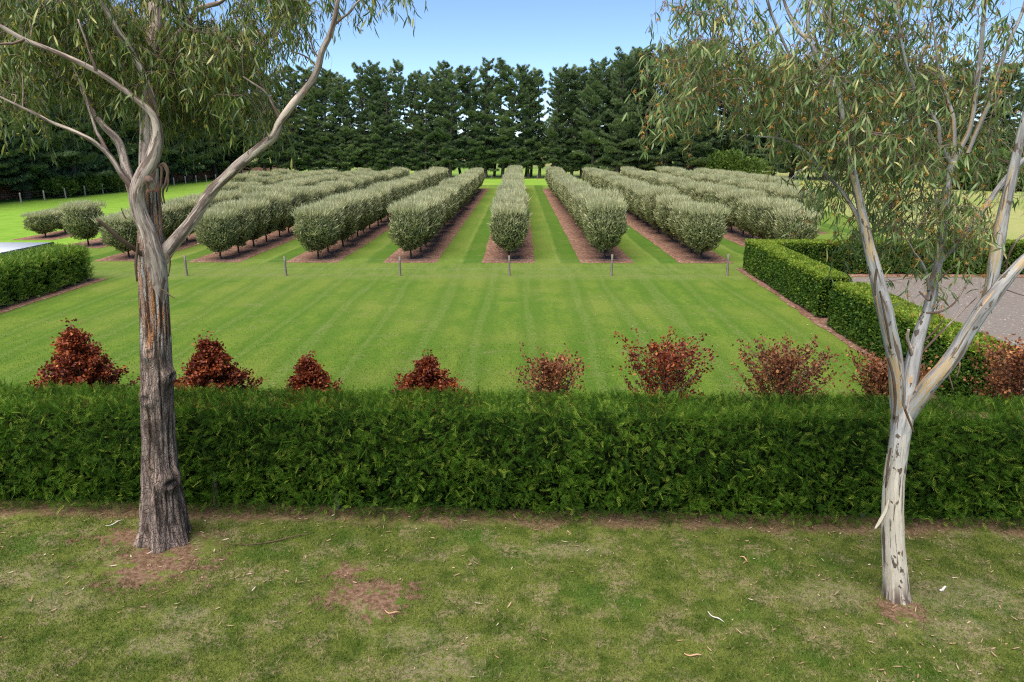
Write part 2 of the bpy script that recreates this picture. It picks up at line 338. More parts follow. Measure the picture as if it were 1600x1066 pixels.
def m_trunkL():
    t = NT('old_gum_bark'); tc = t.attr('tc', 'Vector'); p = t.pos(); z = t.sep(p)[2]
    a = t.noise(t.mapv(tc, (9, 9, .9)), 1.6, 7, .65, .4); b = t.noise(t.mapv(tc, (26, 26, 4)), 1.2, 6, .65); c0 = t.noise(t.mapv(p, (1, 1, .5)), 2.6, 6, .65)
    cr = t.vor(t.mapv(tc, (24, 24, 9)), 1.3, 'Distance', 'DISTANCE_TO_EDGE')
    low = t.mix(t.ramp(a, .40, .60), (.075, .055, .045), (.38, .28, .225))
    low = t.mix(t.math('MULTIPLY', t.ramp(b, .5, .72), .6), low, (.34, .28, .25))
    low = t.mix(t.math('MULTIPLY', t.ramp(cr, .08, .0), t.math('MULTIPLY', t.ramp(c0, .56, .40), .6)), low, (.035, .024, .020))
    gr = t.math('MULTIPLY', t.ramp(c0, .50, .60), .72); low = t.mix(gr, low, (.055, .038, .030))
    up = t.mix(t.ramp(t.noise(t.mapv(tc, (7, 7, .7)), 1.7, 6, .6, .8), .42, .56), (.095, .046, .030), (.42, .27, .20))
    up = t.mix(t.ramp(t.noise(t.mapv(tc, (11, 11, 1.1), (3, 1, 5)), 1.3, 5, .6, .5), .54, .58), up, (.46, .44, .40))
    up = t.mix(t.ramp(t.noise(t.mapv(tc, (14, 14, 1.4), (8, 1, 2)), 1.3, 5, .6, .5), .57, .61), up, (.60, .27, .11))
    up = t.mix(t.ramp(t.noise(t.mapv(tc, (10, 10, 1.0), (1, 9, 2)), 1.5, 5, .65, .6), .63, .68), up, (.028, .018, .014))
    zz = t.math('ADD', z, t.math('MULTIPLY', t.math('SUBTRACT', t.noise(t.mapv(p, (5, 5, 1.)), 1.3, 4), .5), 2.6))
    c = t.mix(t.ramp(zz, 2.7, 3.5), low, up)
    hh = t.math('ADD', t.math('MULTIPLY', a, 1.), t.math('MULTIPLY', b, .45)); hh = t.math('ADD', hh, t.math('MULTIPLY', t.ramp(cr, 0, .12), .3))
    return t.bsdf(c, .9, t.bump(hh, 1., .05), spec=.2)
def m_limbL():
    t = NT('gum_limb_bark'); tc = t.attr('tc', 'Vector'); p = t.pos()
    a = t.noise(t.mapv(tc, (6, 6, 1.1)), 1.6, 6, .6, .7); b = t.noise(t.mapv(tc, (10, 10, 1.3), (4, 2, 7)), 1.3, 5, .6, .5); f = t.noise(t.mapv(tc, (30, 30, 5)), 1.5, 4, .6)
    c = t.mix(t.ramp(a, .42, .58), (.17, .12, .10), (.43, .34, .285))
    c = t.mix(t.ramp(b, .54, .60), c, (.62, .49, .40)); c = t.mix(t.ramp(b, .43, .39), c, (.14, .085, .065))
    c = t.mix(t.ramp(t.noise(p, 1.7, 5, .7), .64, .69), c, (.42, .19, .10))
    c = t.mix(t.math('MULTIPLY', t.ramp(f, .55, .75), .4), c, (.15, .11, .09))
    return t.bsdf(c, .75, t.bump(t.math('ADD', b, t.math('MULTIPLY', f, .4)), .6, .02), spec=.25)
def m_trunkR(lower):
    t = NT('pale_gum_trunk_bark' if lower else 'pale_gum_limb_bark'); tc = t.attr('tc', 'Vector'); p = t.pos(); z = t.sep(p)[2]
    a = t.noise(t.mapv(tc, (8, 8, .8)), 1.7, 6, .6, .6); b = t.noise(t.mapv(tc, (13, 13, 1.0), (4, 2, 7)), 1.5, 5, .6, .5); f = t.noise(t.mapv(tc, (40, 40, 8)), 1.5, 4, .6)
    g = t.noise(t.mapv(tc, (5, 5, .5), (9, 4, 1)), 1.6, 5, .6, .4)
    grey = t.mix(t.ramp(a, .40, .60), (.190, .178, .172), (.375, .365, .355))
    cream = t.mix(t.ramp(a, .40, .60), (.47, .41, .31), (.66, .58, .46))
    zz = t.math('ADD', z, t.math('MULTIPLY', t.math('SUBTRACT', g, .5), 4.5))
    c = t.mix(t.ramp(zz, 1.6, 2.7), cream, grey)
    c = t.mix(t.math('MULTIPLY', t.ramp(g, .55, .58), .85), c, (.40, .28, .14) if not lower else (.52, .46, .37))
    c = t.mix(t.ramp(b, .43, .40), c, (.13, .095, .072)); c = t.mix(t.ramp(b, .63, .66), c, (.48, .29, .15))
    pl = t.noise(t.mapv(tc, (1, 1, .55)), 9., 4, .55, .3)
    c = t.mix(t.ramp(pl, .61, .63), c, (.105, .080, .062))
    c = t.mix(t.math('MULTIPLY', t.ramp(z, .42, .05), t.ramp(b, .40, .54)), c, (.11, .08, .06))
    c = t.mix(t.math('MULTIPLY', t.ramp(f, .55, .75), .3), c, (.17, .15, .13))
    return t.bsdf(c, .7, t.bump(t.math('ADD', b, t.math('MULTIPLY', f, .35)), .6, .02), spec=.3)
MT['trunkL'] = m_trunkL(); MT['limbL'] = m_limbL(); MT['trunkR'] = m_trunkR(True); MT['limbR'] = m_trunkR(False)

# ------------------------------------------------------------------ setting: ground sheets
def sheet(name, poly, z, m, kind='structure', nx=1):
    mb = MB(); p = np.array([(x, y, z) for x, y in poly]); mb.add(p, [list(range(len(p)))], tc=p); o = mb.build(name, m); tag(o, kind=kind); return o
sheet('ground', [(-2500, -300), (2500, -300), (2500, 4000), (-2500, 4000)], 0, MT['ground'])
def HX(y): return 10.4+(y-15.7)*.045      # line of the clipped hedges' face
sheet('lawn', [(-22, 10.6), (10.9, 10.9), (HX(33.5)+.6, 33.5), (14.2, 36.2), (20, 36.4), (ROWX0+3.5*ROWS+4, 36.5), (ROWX0+5.6*ROWS, 60), (ROWX0+6*ROWS, 106), (-24, 112), (-36, 106), (-30, 62), (-25.5, 44), (-27, 36), (-22, 31.5)], .004, MT['lawn'])
sheet('verge', [(-40, -6), (40, -6), (40, 11.2), (-40, 11.5)], .008, MT['verge'])
sheet('gravel_drive', [(HX(11.6)+.55, 11.6), (40, 11.4), (40, 32.0), (HX(32.0)+.5, 32.0)], .006, MT['gravel'])
ROWDEF = {0: BY0, -1: BY0, -2: BY0, -3: BY0, -4: BY0+.3, 1: BY0, 2: BY0, 3: BY0+.6, 4: 48.5, 5: 66.0, -5: 41.0, -6: 44.6}
def wavy_strip(name, x0, x1, y0, y1, z, m, amp=.05):
    n = max(4, int((y1-y0)/.7)); ys = np.linspace(y0, y1, n+1); a = x0+(fbm(np.stack([ys*1.3, ys*0+x0, ys*0], 1))-.5)*2*amp; b = x1+(fbm(np.stack([ys*1.3, ys*0+x1, ys*0+5], 1))-.5)*2*amp
    v = np.concatenate([np.stack([a, ys, ys*0+z], 1), np.stack([b, ys, ys*0+z], 1)]); i = np.arange(n)
    mb = MB(); mb.add(v, np.stack([i, i+n+1, i+n+2, i+1], 1)); o = mb.build(name, m); tag(o, kind='structure'); return o
for r, y0 in ROWDEF.items():
    xc = ROWX0+r*ROWS; wavy_strip('mulch_bed', xc-BW, xc+BW, y0, BY1, .012, MT['mulch'], .10)
# narrow bare beds under the clipped hedges
def bed(pts, wd, z=.016):
    pts = np.array(pts, float); d = nrm(pts[-1]-pts[0]); nn = np.array([-d[1], d[0]]); n = 60; mb = MB()
    t = np.linspace(0, 1, n+1)[:, None]; c = pts[0]*(1-t)+pts[-1]*t; wob = (fbm(np.stack([c[:, 0]*1.7, c[:, 1]*1.7, c[:, 0]*0], 1))-.5)[:, None]*.35
    L = c+nn*(wd/2+wob); R = c-nn*(wd/2+wob*.5); v = np.concatenate([np.c_[L, np.full(n+1, z)], np.c_[R, np.full(n+1, z)]]); i = np.arange(n)
    mb.add(v, np.stack([i, i+1, i+n+2, i+n+1], 1)); tag(mb.build('hedge_bed', MT['mulch']), kind='structure')
bed([(HX(11.8)+.2, 11.8), (HX(34.3)+.25, 34.3)], 1.15); bed([(-20.2, 18.), (-20.2, 31.3)], 2.0); bed([(13.2, 32.6), (40, 32.6)], 1.1, .020)

# ------------------------------------------------------------------ grass blades, litter
seed(11)
blade_v = [(-.5, 0, 0), (.5, 0, 0), (.35, .62, .10), (-.35, .62, .10), (0, 1, .32)]
blade_f = [np.array([[0, 1, 2, 3]]), np.array([[3, 2, 4]])]
def ell(P, items, k=1.0):
    m = np.full(len(P), 9.)
    for (x, y, rx, ry) in items: m = np.minimum(m, np.hypot((P[:, 0]-x)/rx, (P[:, 1]-y)/ry))
    return m+(fbm(P*1.6, 4)-.5)*1.8
def blades(name, n, x0f, y0, y1, m, hs, keep, wd):
    y = y0+(y1-y0)*RG.random(n)**1.25; x = (RG.random(n)*2-1)*(x0f(y)); P = np.stack([x, y, np.zeros(n)], 1)
    # grow in tufts
    P[:, :2] += RG.normal(0, .012, (n, 2)); P = P[keep(P)]; n = len(P)
    tf = fbm(P*np.array([3.1, 3.1, 1]), 3)
    d = np.stack([RG.normal(0, .55, n), RG.normal(0, .55, n), np.full(n, 1.)], 1)
    h = hs*(.5+1.1*tf)*(.55+.9*RG.random(n)); P[:, 2] = .006
    mb = MB(); inst(mb, blade_v, blade_f, P, nrm(d), nrm(RG.normal(0, 1, (n, 3))+[0, 0, .01]), np.stack([wd*(.7+.6*RG.random(n)), h, h], 1))
    return tag(mb.build(name, m), kind='stuff')
def vkeep(P):
    e = np.minimum(ell(P, DIRT), 9); hs = P[:, 1]-HYS*P[:, 0]-HY0+(fbm(P*1.4, 4)-.5)*1.0
    pr = np.where(e < .9, .06, 1.)*np.where(hs > -.12, .15, 1.)*np.where(ell(P, PALE) < .9, .5, 1.)
    return RG.random(len(P)) < pr
o = blades('verge_grass', 230000, lambda y: y*.80+1.0, 4.6, 10.3, MT['vblade'], .042, vkeep, .0065)
tag(o, 'short patchy grass on the near verge before the hedge', 'grass')
def lkeep(P):
    return (P[:, 0] > -19) & (P[:, 0] < HX(P[:, 1])-.3) & (RG.random(len(P)) < np.clip((25-P[:, 1])/9, 0, 1))
o = blades('lawn_grass', 150000, lambda y: y*.80+.5, 11.3, 25, MT['lblade'], .030, lkeep, .010)
tag(o, 'fine bright mown grass on the lawn behind the hedge', 'grass')
# litter of gum leaves and bark flakes
seed(12)
n = 1900; P = np.stack([(RG.random(n)*2-1)*9.5, 4.8+5.4*RG.random(n), np.full(n, .03)], 1)
base = GP(255, 870); baser = GP(1404, 950)
wt = .12+.9*np.exp(-((P[:, 0]-base[0])**2+(P[:, 1]-base[1])**2)/1.6)+.9*np.exp(-((P[:, 0]-baser[0])**2+(P[:, 1]-baser[1])**2)/3.5)+.5*np.exp(-((P[:, 1]-HY0+.2)**2)/.06)+.5*(fbm(P*.9, 3) > .58)+.25*(P[:, 0] > 2.5)
P = P[RG.random(n) < wt]; n = len(P)
lf_v = [(0, 0, 0), (-.5, .3, .02), (.5, .3, .02), (-.42, .68, .12), (.42, .68, .12), (.1, 1, .3)]
lf_f = [np.array([[0, 2, 1], [3, 4, 5]]), np.array([[1, 2, 4, 3]])]
d = np.stack([RG.normal(0, 1, n), RG.normal(0, .7, n), RG.normal(0, .12, n)], 1); L = .035+.10*RG.random(n)**2
mb = MB(); inst(mb, lf_v, lf_f, P, nrm(d), np.tile([0, 0, 1.], (n, 1))+RG.normal(0, .25, (n, 3)), np.stack([.011+.010*RG.random(n), L, L*.5], 1))
tag(mb.build('leaf_litter', MT['litter']), 'dry tan gum leaves and bark flakes scattered over the verge', 'leaf litter', kind='stuff')
seed(13)
n = 900; y = 12+17*RG.random(n)**1.2; P = np.stack([(RG.random(n)*2-1)*np.minimum(y*.75, 10), y, np.full(n, .03)], 1); P = P[(P[:, 0] > -8) & (RG.random(n) < .2+.7*(P[:, 0] > 2))]; n = len(P)
d = np.stack([RG.normal(0, 1, n), RG.normal(0, .7, n), RG.normal(0, .12, n)], 1); mb = MB()
inst(mb, lf_v, lf_f, P, nrm(d), np.tile([0, 0, 1.], (n, 1)), np.stack([np.full(n, .018), .05+.05*RG.random(n), np.full(n, .03)], 1))
tag(mb.build('lawn_leaf_litter', MT['litter']), 'few small dry leaves lying on the mown lawn', 'leaf litter', kind='stuff')
def strip(name, px, py, ang, L, m, label, cat, wd=.02, bend=.15):
    q = GP(px, py); t = np.linspace(-.5, .5, 7); c, s = math.cos(ang), math.sin(ang)
    P = [(q[0]+L*(a*c)-bend*L*s*(a*a*4-.5)*.4, q[1]+L*(a*s)+bend*L*c*(a*a*4-.5)*.4, .035+.015*math.sin(a*7)) for a in t]
    mb = MB(); tube(mb, P, [wd*.5, wd, wd*1.1, wd, wd*.9, wd*.7, wd*.3], 6, 3, rough=.4, rf=40); return tag(mb.build(name, m), label, cat)
strip('bark_piece', 1473, 923, .5, .17, MT['stripw'], 'white piece of shed bark on the grass to the right of the pale gum', 'bark piece', .017)
strip('bark_piece', 1163, 877, 2.0, .16, MT['strip'], 'orange curl of shed bark lying midway along the verge under the hedge', 'bark piece', .012, .6)
strip('bark_piece', 1118, 968, -.9, .26, MT['stripw'], 'pale bark sliver on the grass to the left of the pale gum', 'bark piece', .008)
strip('bark_piece', 613, 960, -.15, .22, MT['strip'], 'tan bark strip on the grass beside the bare red soil patch', 'bark piece', .009, .4)
strip('bark_piece', 1083, 1027, -.1, .22, MT['strip'], 'tan bark strip low in the photo, midway between centre and pale gum', 'bark piece', .010)
strip('fallen_stick', 430, 846, .32, 1.2, MT['stick'], 'thin dark fallen stick on the verge right of the old gum', 'stick', .010, .2)
strip('fallen_stick', 180, 820, .8, .28, MT['stripw'], 'short pale stick on the verge left of the old gum', 'stick', .007)

# ------------------------------------------------------------------ hedges
def frond(npair=7, w0=.36, wl=.075):
    v = []; f = []
    def q(t): return np.array((0, t, -.22*t*t))
    for k in range(npair):
        t = .06+.84*k/(npair-1); ln = w0*(1-.62*t)*(.9 if k else .6)
        for s in (-1, 1):
            b = q(t); b2 = q(t+wl); tip = b+np.array((s*ln*.80, ln*.72, -.10*ln)); i = len(v); mid = (b+tip)/2+np.array((0, wl*.55, .02))
            v += [b, mid-np.array((0, wl*.95, 0)), tip, mid]; f.append([i, i+1, i+2, i+3])
    i = len(v); v += [q(0)+[-.012, 0, 0], q(0)+[.012, 0, 0], q(.9)+[.02, 0, 0], q(1.08), ]; f.append([i, i+1, i+2, i+3])
    return np.array(v), np.array(f)
FR_V, FR_F = frond(6, .42, .060); FS_V, FS_F = frond(5, .42, .11)
def box_core(mb, c0, c1, y0f, thick, z0, z1, step=.25, amp=.06):
    pass
def hedge(name, label, cat, A, B, thick, z0, z1, mats, dens, size, core_in=.12, tv=FR_V, tf=FR_F, amp=.10, topmat=None, topdens=1., jit=(.14, .05), side=.5, up=.45, rnd_corner=.10, endA=True, endB=True, holes=0, sd=1, group=None, lumpy=1.1, fine=0.):
    """a hedge from A to B (front face line), body behind to the left of AB"""
    seed(sd); A = np.array(A, float); B = np.array(B, float); L = np.linalg.norm(B-A); d = (B-A)/L; nb = np.array([-d[1], d[0]])
    H = z1-z0; root = thing(name, label, cat, (float(A[0]), float(A[1]), 0), group)
    def W(u, v, z): return np.stack([A[0]+d[0]*u+nb[0]*v-A[0], A[1]+d[1]*u+nb[1]*v-A[1], z], -1)
    # inner twig mass, its near-black colour carrying the hedge's inner shade
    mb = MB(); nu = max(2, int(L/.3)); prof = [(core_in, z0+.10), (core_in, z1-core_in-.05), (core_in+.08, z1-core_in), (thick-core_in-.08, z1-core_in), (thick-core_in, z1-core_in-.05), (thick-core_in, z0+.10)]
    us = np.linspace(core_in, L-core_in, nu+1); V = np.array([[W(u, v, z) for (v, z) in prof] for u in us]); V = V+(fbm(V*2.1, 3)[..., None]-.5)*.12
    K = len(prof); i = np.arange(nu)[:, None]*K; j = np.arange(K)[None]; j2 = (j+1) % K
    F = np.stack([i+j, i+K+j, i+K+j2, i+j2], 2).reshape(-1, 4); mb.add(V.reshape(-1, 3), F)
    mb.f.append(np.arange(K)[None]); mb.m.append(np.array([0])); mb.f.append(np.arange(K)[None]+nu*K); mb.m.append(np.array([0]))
    mb.build('shade_dark_twigs', MT['cypcore'], root)
    # sprays
    mb = MB(); faces = [('f', L*H), ('b', L*H*.6), ('t', L*thick*topdens)]+([('a', thick*H)] if endA else [])+([('e', thick*H)] if endB else [])
    for k, ar in faces:
        n = int(ar*dens)
        a, b = RG.random(n), RG.random(n)
        if k == 'f': u, v, z, nn = a*L, 0*a, z0+b*H, -np.r_[nb, 0]
        elif k == 'b': u, v, z, nn = a*L, 0*a+thick, z0+b*H, np.r_[nb, 0]
        elif k == 't': u, v, z, nn = a*L, b*thick, 0*a+z1, np.array([0, 0, 1.])
        elif k == 'a': u, v, z, nn = 0*a, a*thick, z0+b*H, -np.r_[d, 0]
        else: u, v, z, nn = 0*a+L, a*thick, z0+b*H, np.r_[d, 0]
        P = W(u, v, z); nn = np.tile(nn, (n, 1)).astype(float)
        Pw = P+np.r_[A, 0]
        lump = (fbm(Pw*lumpy, 4)-.5)*2
        dep = -jit[0]*RG.random(n)**1.5+jit[1]*RG.random(n)+amp*lump
        if fine and k == 't': dep = dep*.45
        if fine: dep = dep+(fine if k != 't' else .05)*(fbm(Pw*np.array([5., 5., 7.])+11, 2)-.5)*2
        if holes:
            hn = fbm(Pw*np.array([2.3, 2.3, 3.2])+40, 3); dep = dep-np.clip((hn-.66)*4, 0, 1)*holes*(0 if k == 't' else 1)
        # round the top edges
        if k in 'fbae': dep = dep-rnd_corner*np.clip((z-(z1-.16))/.16, 0, 1)**2
        else: dep = dep-rnd_corner*np.clip(1-np.minimum(np.minimum(v, thick-v), np.minimum(u, L-u))/.18, 0, 1)**2
        P = P+nn*dep[:, None]
        # wavy foot
        if k in 'fbae': P[:, 2] += np.clip(1-(z-z0)/.25, 0, 1)*(fbm(Pw*2.+9, 2)-.4)*.35
        dd = nn*(.55+.35*RG.random(n))[:, None]+np.array([0, 0, up])+RG.normal(0, side, (n, 3)); dd = nrm(dd)
        S = size*(.6+.8*RG.random(n)); r = RG.random(n)
        if topmat is not None:
            tm = (k == 't') | ((z > z1-.10-.08*RG.random(n)) & (RG.random(n) < .7))
            tm = np.broadcast_to(tm, (n,))
        else: tm = np.zeros(n, bool)
        ref = nn+RG.normal(0, .45, (n, 3))
        for flag, mi in ((False, 0), (True, 1)):
            s_ = tm == flag
            if s_.any(): inst(mb, tv, tf, P[s_], dd[s_], ref[s_], S[s_], r[s_], mi)
    mb.build('foliage', mats if topmat is None else [mats, topmat], root)
    return root, W
hx0, hx1 = -11.5, 11.5
hg, W = hedge('cypress_hedge', 'long dark green cypress hedge running right across behind the two gums', 'hedge', (hx0, HY0+HYS*hx0), (hx1, HY0+HYS*hx1), 1.15, .02, 1.82, MT['cyp'], 760, .125, .24, amp=.10, jit=(.26, .08), side=.62, up=.25, rnd_corner=.04, holes=.35, fine=.14, sd=21, lumpy=.9)
for k, px in enumerate([323, 519, 700, 905, 1120, 1349, 1560, 90]):
    q = GP(px, 812); mb = MB(); x = q[0]; y = HY0+HYS*x+.20+.05*(k % 3); l = np.array([x-hx0, y-(HY0+HYS*hx0), 0])
    if k not in (0, 1, 5): l[1] += .25
    tube(mb, [l, l+[.01, .03, .3], l+[0, .15, .9]], [.055, .048, .03], 8, 3, rough=.15); mb.build('stem', MT['hedgestem'], hg)

seed(22)
leaf_v = [(0, 0, 0), (-.30, .45, .05), (0, 1, 0), (.30, .45, .05), (.15, .2, 0), (.55, .75, .1), (.1, .45, .1), (-.15, .2, 0), (-.1, .5, .1), (-.55, .7, .1)]
leaf_f = [np.array([[0, 3, 2, 1]]), np.array([[4, 5, 6], [7, 8, 9]])]
def clipped(label, A, B, thick, sd, dens=700, ends=(True, True)):
    return hedge('clipped_hedge', label, 'hedge', A, B, thick, .04, 1.5, MT['yew'], dens, .085, .06, leaf_v, leaf_f, amp=.022, topmat=MT['yewlit'], jit=(.05, .012), side=.55, up=.35, rnd_corner=.02, sd=sd, topdens=1.3, endA=ends[0], endB=ends[1], group='box-cut hedges round the gravel drive')
clipped('box-cut green hedge along the lawn, the longer run nearer the wire fence', (HX(34)+.0, 34.0), (HX(24.0)-.02, 24.0), 1.0, 31)
clipped('box-cut green hedge along the lawn, the nearer run ending behind the pale gum', (HX(22.9)-.08, 22.9), (HX(15.0)-.02, 15.0), 1.05, 32, 800)
clipped('box-cut green hedge crossing behind the gravel drive before the yellow paddock', (HX(33)+1.06, 32.75), (38.0, 32.75), 1.1, 33, 650)
lh, _ = hedge('side_hedge', 'thick bright green hedge at the left edge of the lawn beside the white roof', 'hedge', (-19.75, 17.), (-19.75, 31.0), 1.75, .03, 1.50, MT['laurel'], 230, .20, .12, FS_V, FS_F, amp=.10, jit=(.12, .06), side=.6, up=.6, sd=34, rnd_corner=.22, topdens=1.3)

# ------------------------------------------------------------------ clipped orchard trees
def crown_mesh(sd):
    seed(sd); mb = MB(); a, b, zc, c = 1.0, 1.24, 1.86, 1.28
    def surf(n):
        q = nrm(RG.normal(0, 1, (n, 3))); e = 2.75; den = (np.abs(q[:, 0])**e+np.abs(q[:, 1])**e+np.abs(q[:, 2])**e)**(1/e); return q/den[:, None]
    n = 7600; s = surf(n); lowtap = np.where(s[:, 2] < 0, 1-.42*np.clip(-s[:, 2], 0, 1)**2.0, 1-.05*s[:, 2]**2)
    lump = 1+(fbm(s*2.6+sd*7, 3)-.5)*.62
    k = (.80+.24*RG.random(n)**.6)*lump
    P = np.stack([s[:, 0]*a*lowtap*k, s[:, 1]*b*lowtap*k, zc+s[:, 2]*c*np.where(s[:, 2] > 0, 1+.0*k, k)], 1)
    out = nrm(s*np.array([1, .8, .7])); d = nrm(out*.6+[0, 0, .75]+RG.normal(0, .42, (n, 3)))
    top = (s[:, 2] > .80+.15*RG.random(n)*.8)|((s[:, 2] > .25) & (RG.random(n) < .30))
    sv = [(0, 0, 0), (.5, .4, .1), (0, 1, 0), (-.5, .4, .1)]; sf = [[0, 1, 2, 3]]
    m = ~top; ref = out+RG.normal(0, .5, (n, 3))
    inst(mb, sv, sf, P[m], d[m], ref[m], np.stack([.050+.03*RG.random(m.sum()), .11+.09*RG.random(m.sum()), np.full(m.sum(), .05)], 1), None, 0)
    m = top; nt_ = m.sum()
    inst(mb, sv, sf, P[m], d[m], ref[m], np.stack([.048+.02*RG.random(nt_), .13+.12*RG.random(nt_), np.full(nt_, .05)], 1), None, 1)
    # upright shoots
    n = 1500; x = (RG.random(n)*2-1)*a*.98; y = (RG.random(n)*2-1)*b; e = np.maximum(np.abs(x/a), np.abs(y/b))
    z = zc+c*(1-.16*e**4)-.08+RG.normal(0, .07, n); P = np.stack([x, y, z], 1)
    d = nrm(np.stack([x*.35, y*.2, np.ones(n)], 1)+RG.normal(0, .22, (n, 3)))
    inst(mb, [(0, 0, 0), (.6, .25, 0), (.3, .6, .05), (0, 1, 0), (-.45, .7, .05), (-.6, .3, 0)], [[0, 1, 2, 3, 4, 5]], P, d, nrm(RG.normal(0, 1, (n, 3))), np.stack([np.full(n, .030), .17+.36*RG.random(n)**1.7, np.full(n, .03)], 1), None, 1)
    n = 260; s = surf(n); s[:, 2] = np.abs(s[:, 2])*1.0-.25; P = np.stack([s[:, 0]*a*.96, s[:, 1]*b*.96, zc+s[:, 2]*c*.95], 1)
    inst(mb, [(0, 0, 0), (.5, .2, 0), (.35, .6, .05), (0, 1, .05), (-.4, .7, .05), (-.5, .3, 0)], [[0, 1, 2, 3, 4, 5]], P, nrm(s*.55+[0, 0, .9]+RG.normal(0, .35, (n, 3))), nrm(RG.normal(0, 1, (n, 3))), np.stack([np.full(n, .045), .28+.34*RG.random(n), np.full(n, .05)], 1), None, 1)
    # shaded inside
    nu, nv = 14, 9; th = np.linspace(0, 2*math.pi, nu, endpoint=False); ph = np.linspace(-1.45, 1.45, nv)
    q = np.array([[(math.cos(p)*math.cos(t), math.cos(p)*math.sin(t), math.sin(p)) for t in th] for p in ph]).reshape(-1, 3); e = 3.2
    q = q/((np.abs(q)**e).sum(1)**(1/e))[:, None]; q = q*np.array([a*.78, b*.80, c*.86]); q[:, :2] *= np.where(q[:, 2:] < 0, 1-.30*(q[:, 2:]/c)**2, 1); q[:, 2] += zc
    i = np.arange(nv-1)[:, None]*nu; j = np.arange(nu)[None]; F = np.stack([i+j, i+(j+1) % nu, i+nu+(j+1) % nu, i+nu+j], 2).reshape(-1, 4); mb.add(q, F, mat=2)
    return mb
CR = []
for k in range(6):
    r = thing('orchard_tree', 'x', 'tree', (0, 0, 0), 'clipped silver-green trees in the orchard rows')
    mb = MB(); seed(50+k); tube(mb, [(0, 0, -.02), (.01+.02*RG.random(), .0, .3), (0, 0, .62), (.02, 0, 1.2)], [.075, .058, .052, .03], 7, 2, rough=.1)
    for a in range(4):
        an = a*1.6+RG.random(); tube(mb, [(0, 0, .55), (.25*math.cos(an), .25*math.sin(an), .95), (.5*math.cos(an), .5*math.sin(an), 1.5)], [.035, .025, .01], 5, 2)
    mb.build('trunk', MT['pinebark'], r); crown_mesh(60+k).build('crown', [MT['elae'], MT['shoot'], MT['crowncore']], r); CR.append(r)
ORD = ['first', 'second', 'third', 'fourth', 'fifth', 'sixth', 'seventh', 'eighth', 'ninth', 'tenth', 'eleventh', 'twelfth', 'thirteenth', 'fourteenth', 'fifteenth', 'sixteenth', 'seventeenth', 'eighteenth', 'nineteenth', 'twentieth']
ORD += ['twenty-'+ORD[i] for i in range(9)]+['thirtieth']+['thirty-'+ORD[i] for i in range(9)]+['fortieth']
ROWN = {0: 'centre row', -1: 'first row left of centre row', 1: 'first row right of centre row'}
for i, wd in enumerate(['second', 'third', 'fourth', 'fifth', 'sixth']):
    ROWN[i+2] = wd+' row right of centre row'; ROWN[-i-2] = wd+' row left of centre row'
seed(77); SP = 2.28; placed = 0; used = set()
for r in (0, -1, 1, -2, 2, -3, 3, -4, 4, -5, 5, -6):
    ys = list(np.arange(ROWDEF[r]+1.25, BY1-.5, SP))
    if r == -5: ys = [42.0]+[y for y in ys if y > 62]
    if r == -6: ys = [46.2, 48.5]+[y for y in ys if y > 78]
    for i, y in enumerate(ys):
        x = ROWX0+r*ROWS+RG.normal(0, .09); y += RG.normal(0, .10); k = int(RG.integers(6)); sz = .96+.10*RG.random()
        sx = sz*(1.0 if i else 1.04); big = 1.08 if (r in (1,) and i in (0, 1, 2)) else 1.0
        if r == -6 and i < 2: sx *= .85
        if r == -5 and i == 0: sx *= .9
        lab = 'clipped silver-green tree, %s from near end, %s' % (ORD[i], ROWN[r])
        rot = math.pi if RG.random() < .5 else 0
        sx *= .86; sm = .60 if (r == -6 and i < 2) else .86 if (r == -5 and i == 0) else .80 if (r == -4 and i == 0) else .93 if r <= -4 else 1.
        sc = (sx*big*(.95 if sm < .9 else 1), sz*.99, (.93 if r == 1 and i < 3 else .90 if r == 0 else .85)*sm*sz*big*(1+.11*(RG.random()-.5)))
        if k not in used:
            used.add(k); o = CR[k]; o.location = (x, y, 0); o.rotation_euler = (0, 0, rot); o.scale = sc; o['label'] = lab
        else: dup(CR[k], (x, y, 0), lab, rot, sc)
        placed += 1
print('orchard trees', placed)

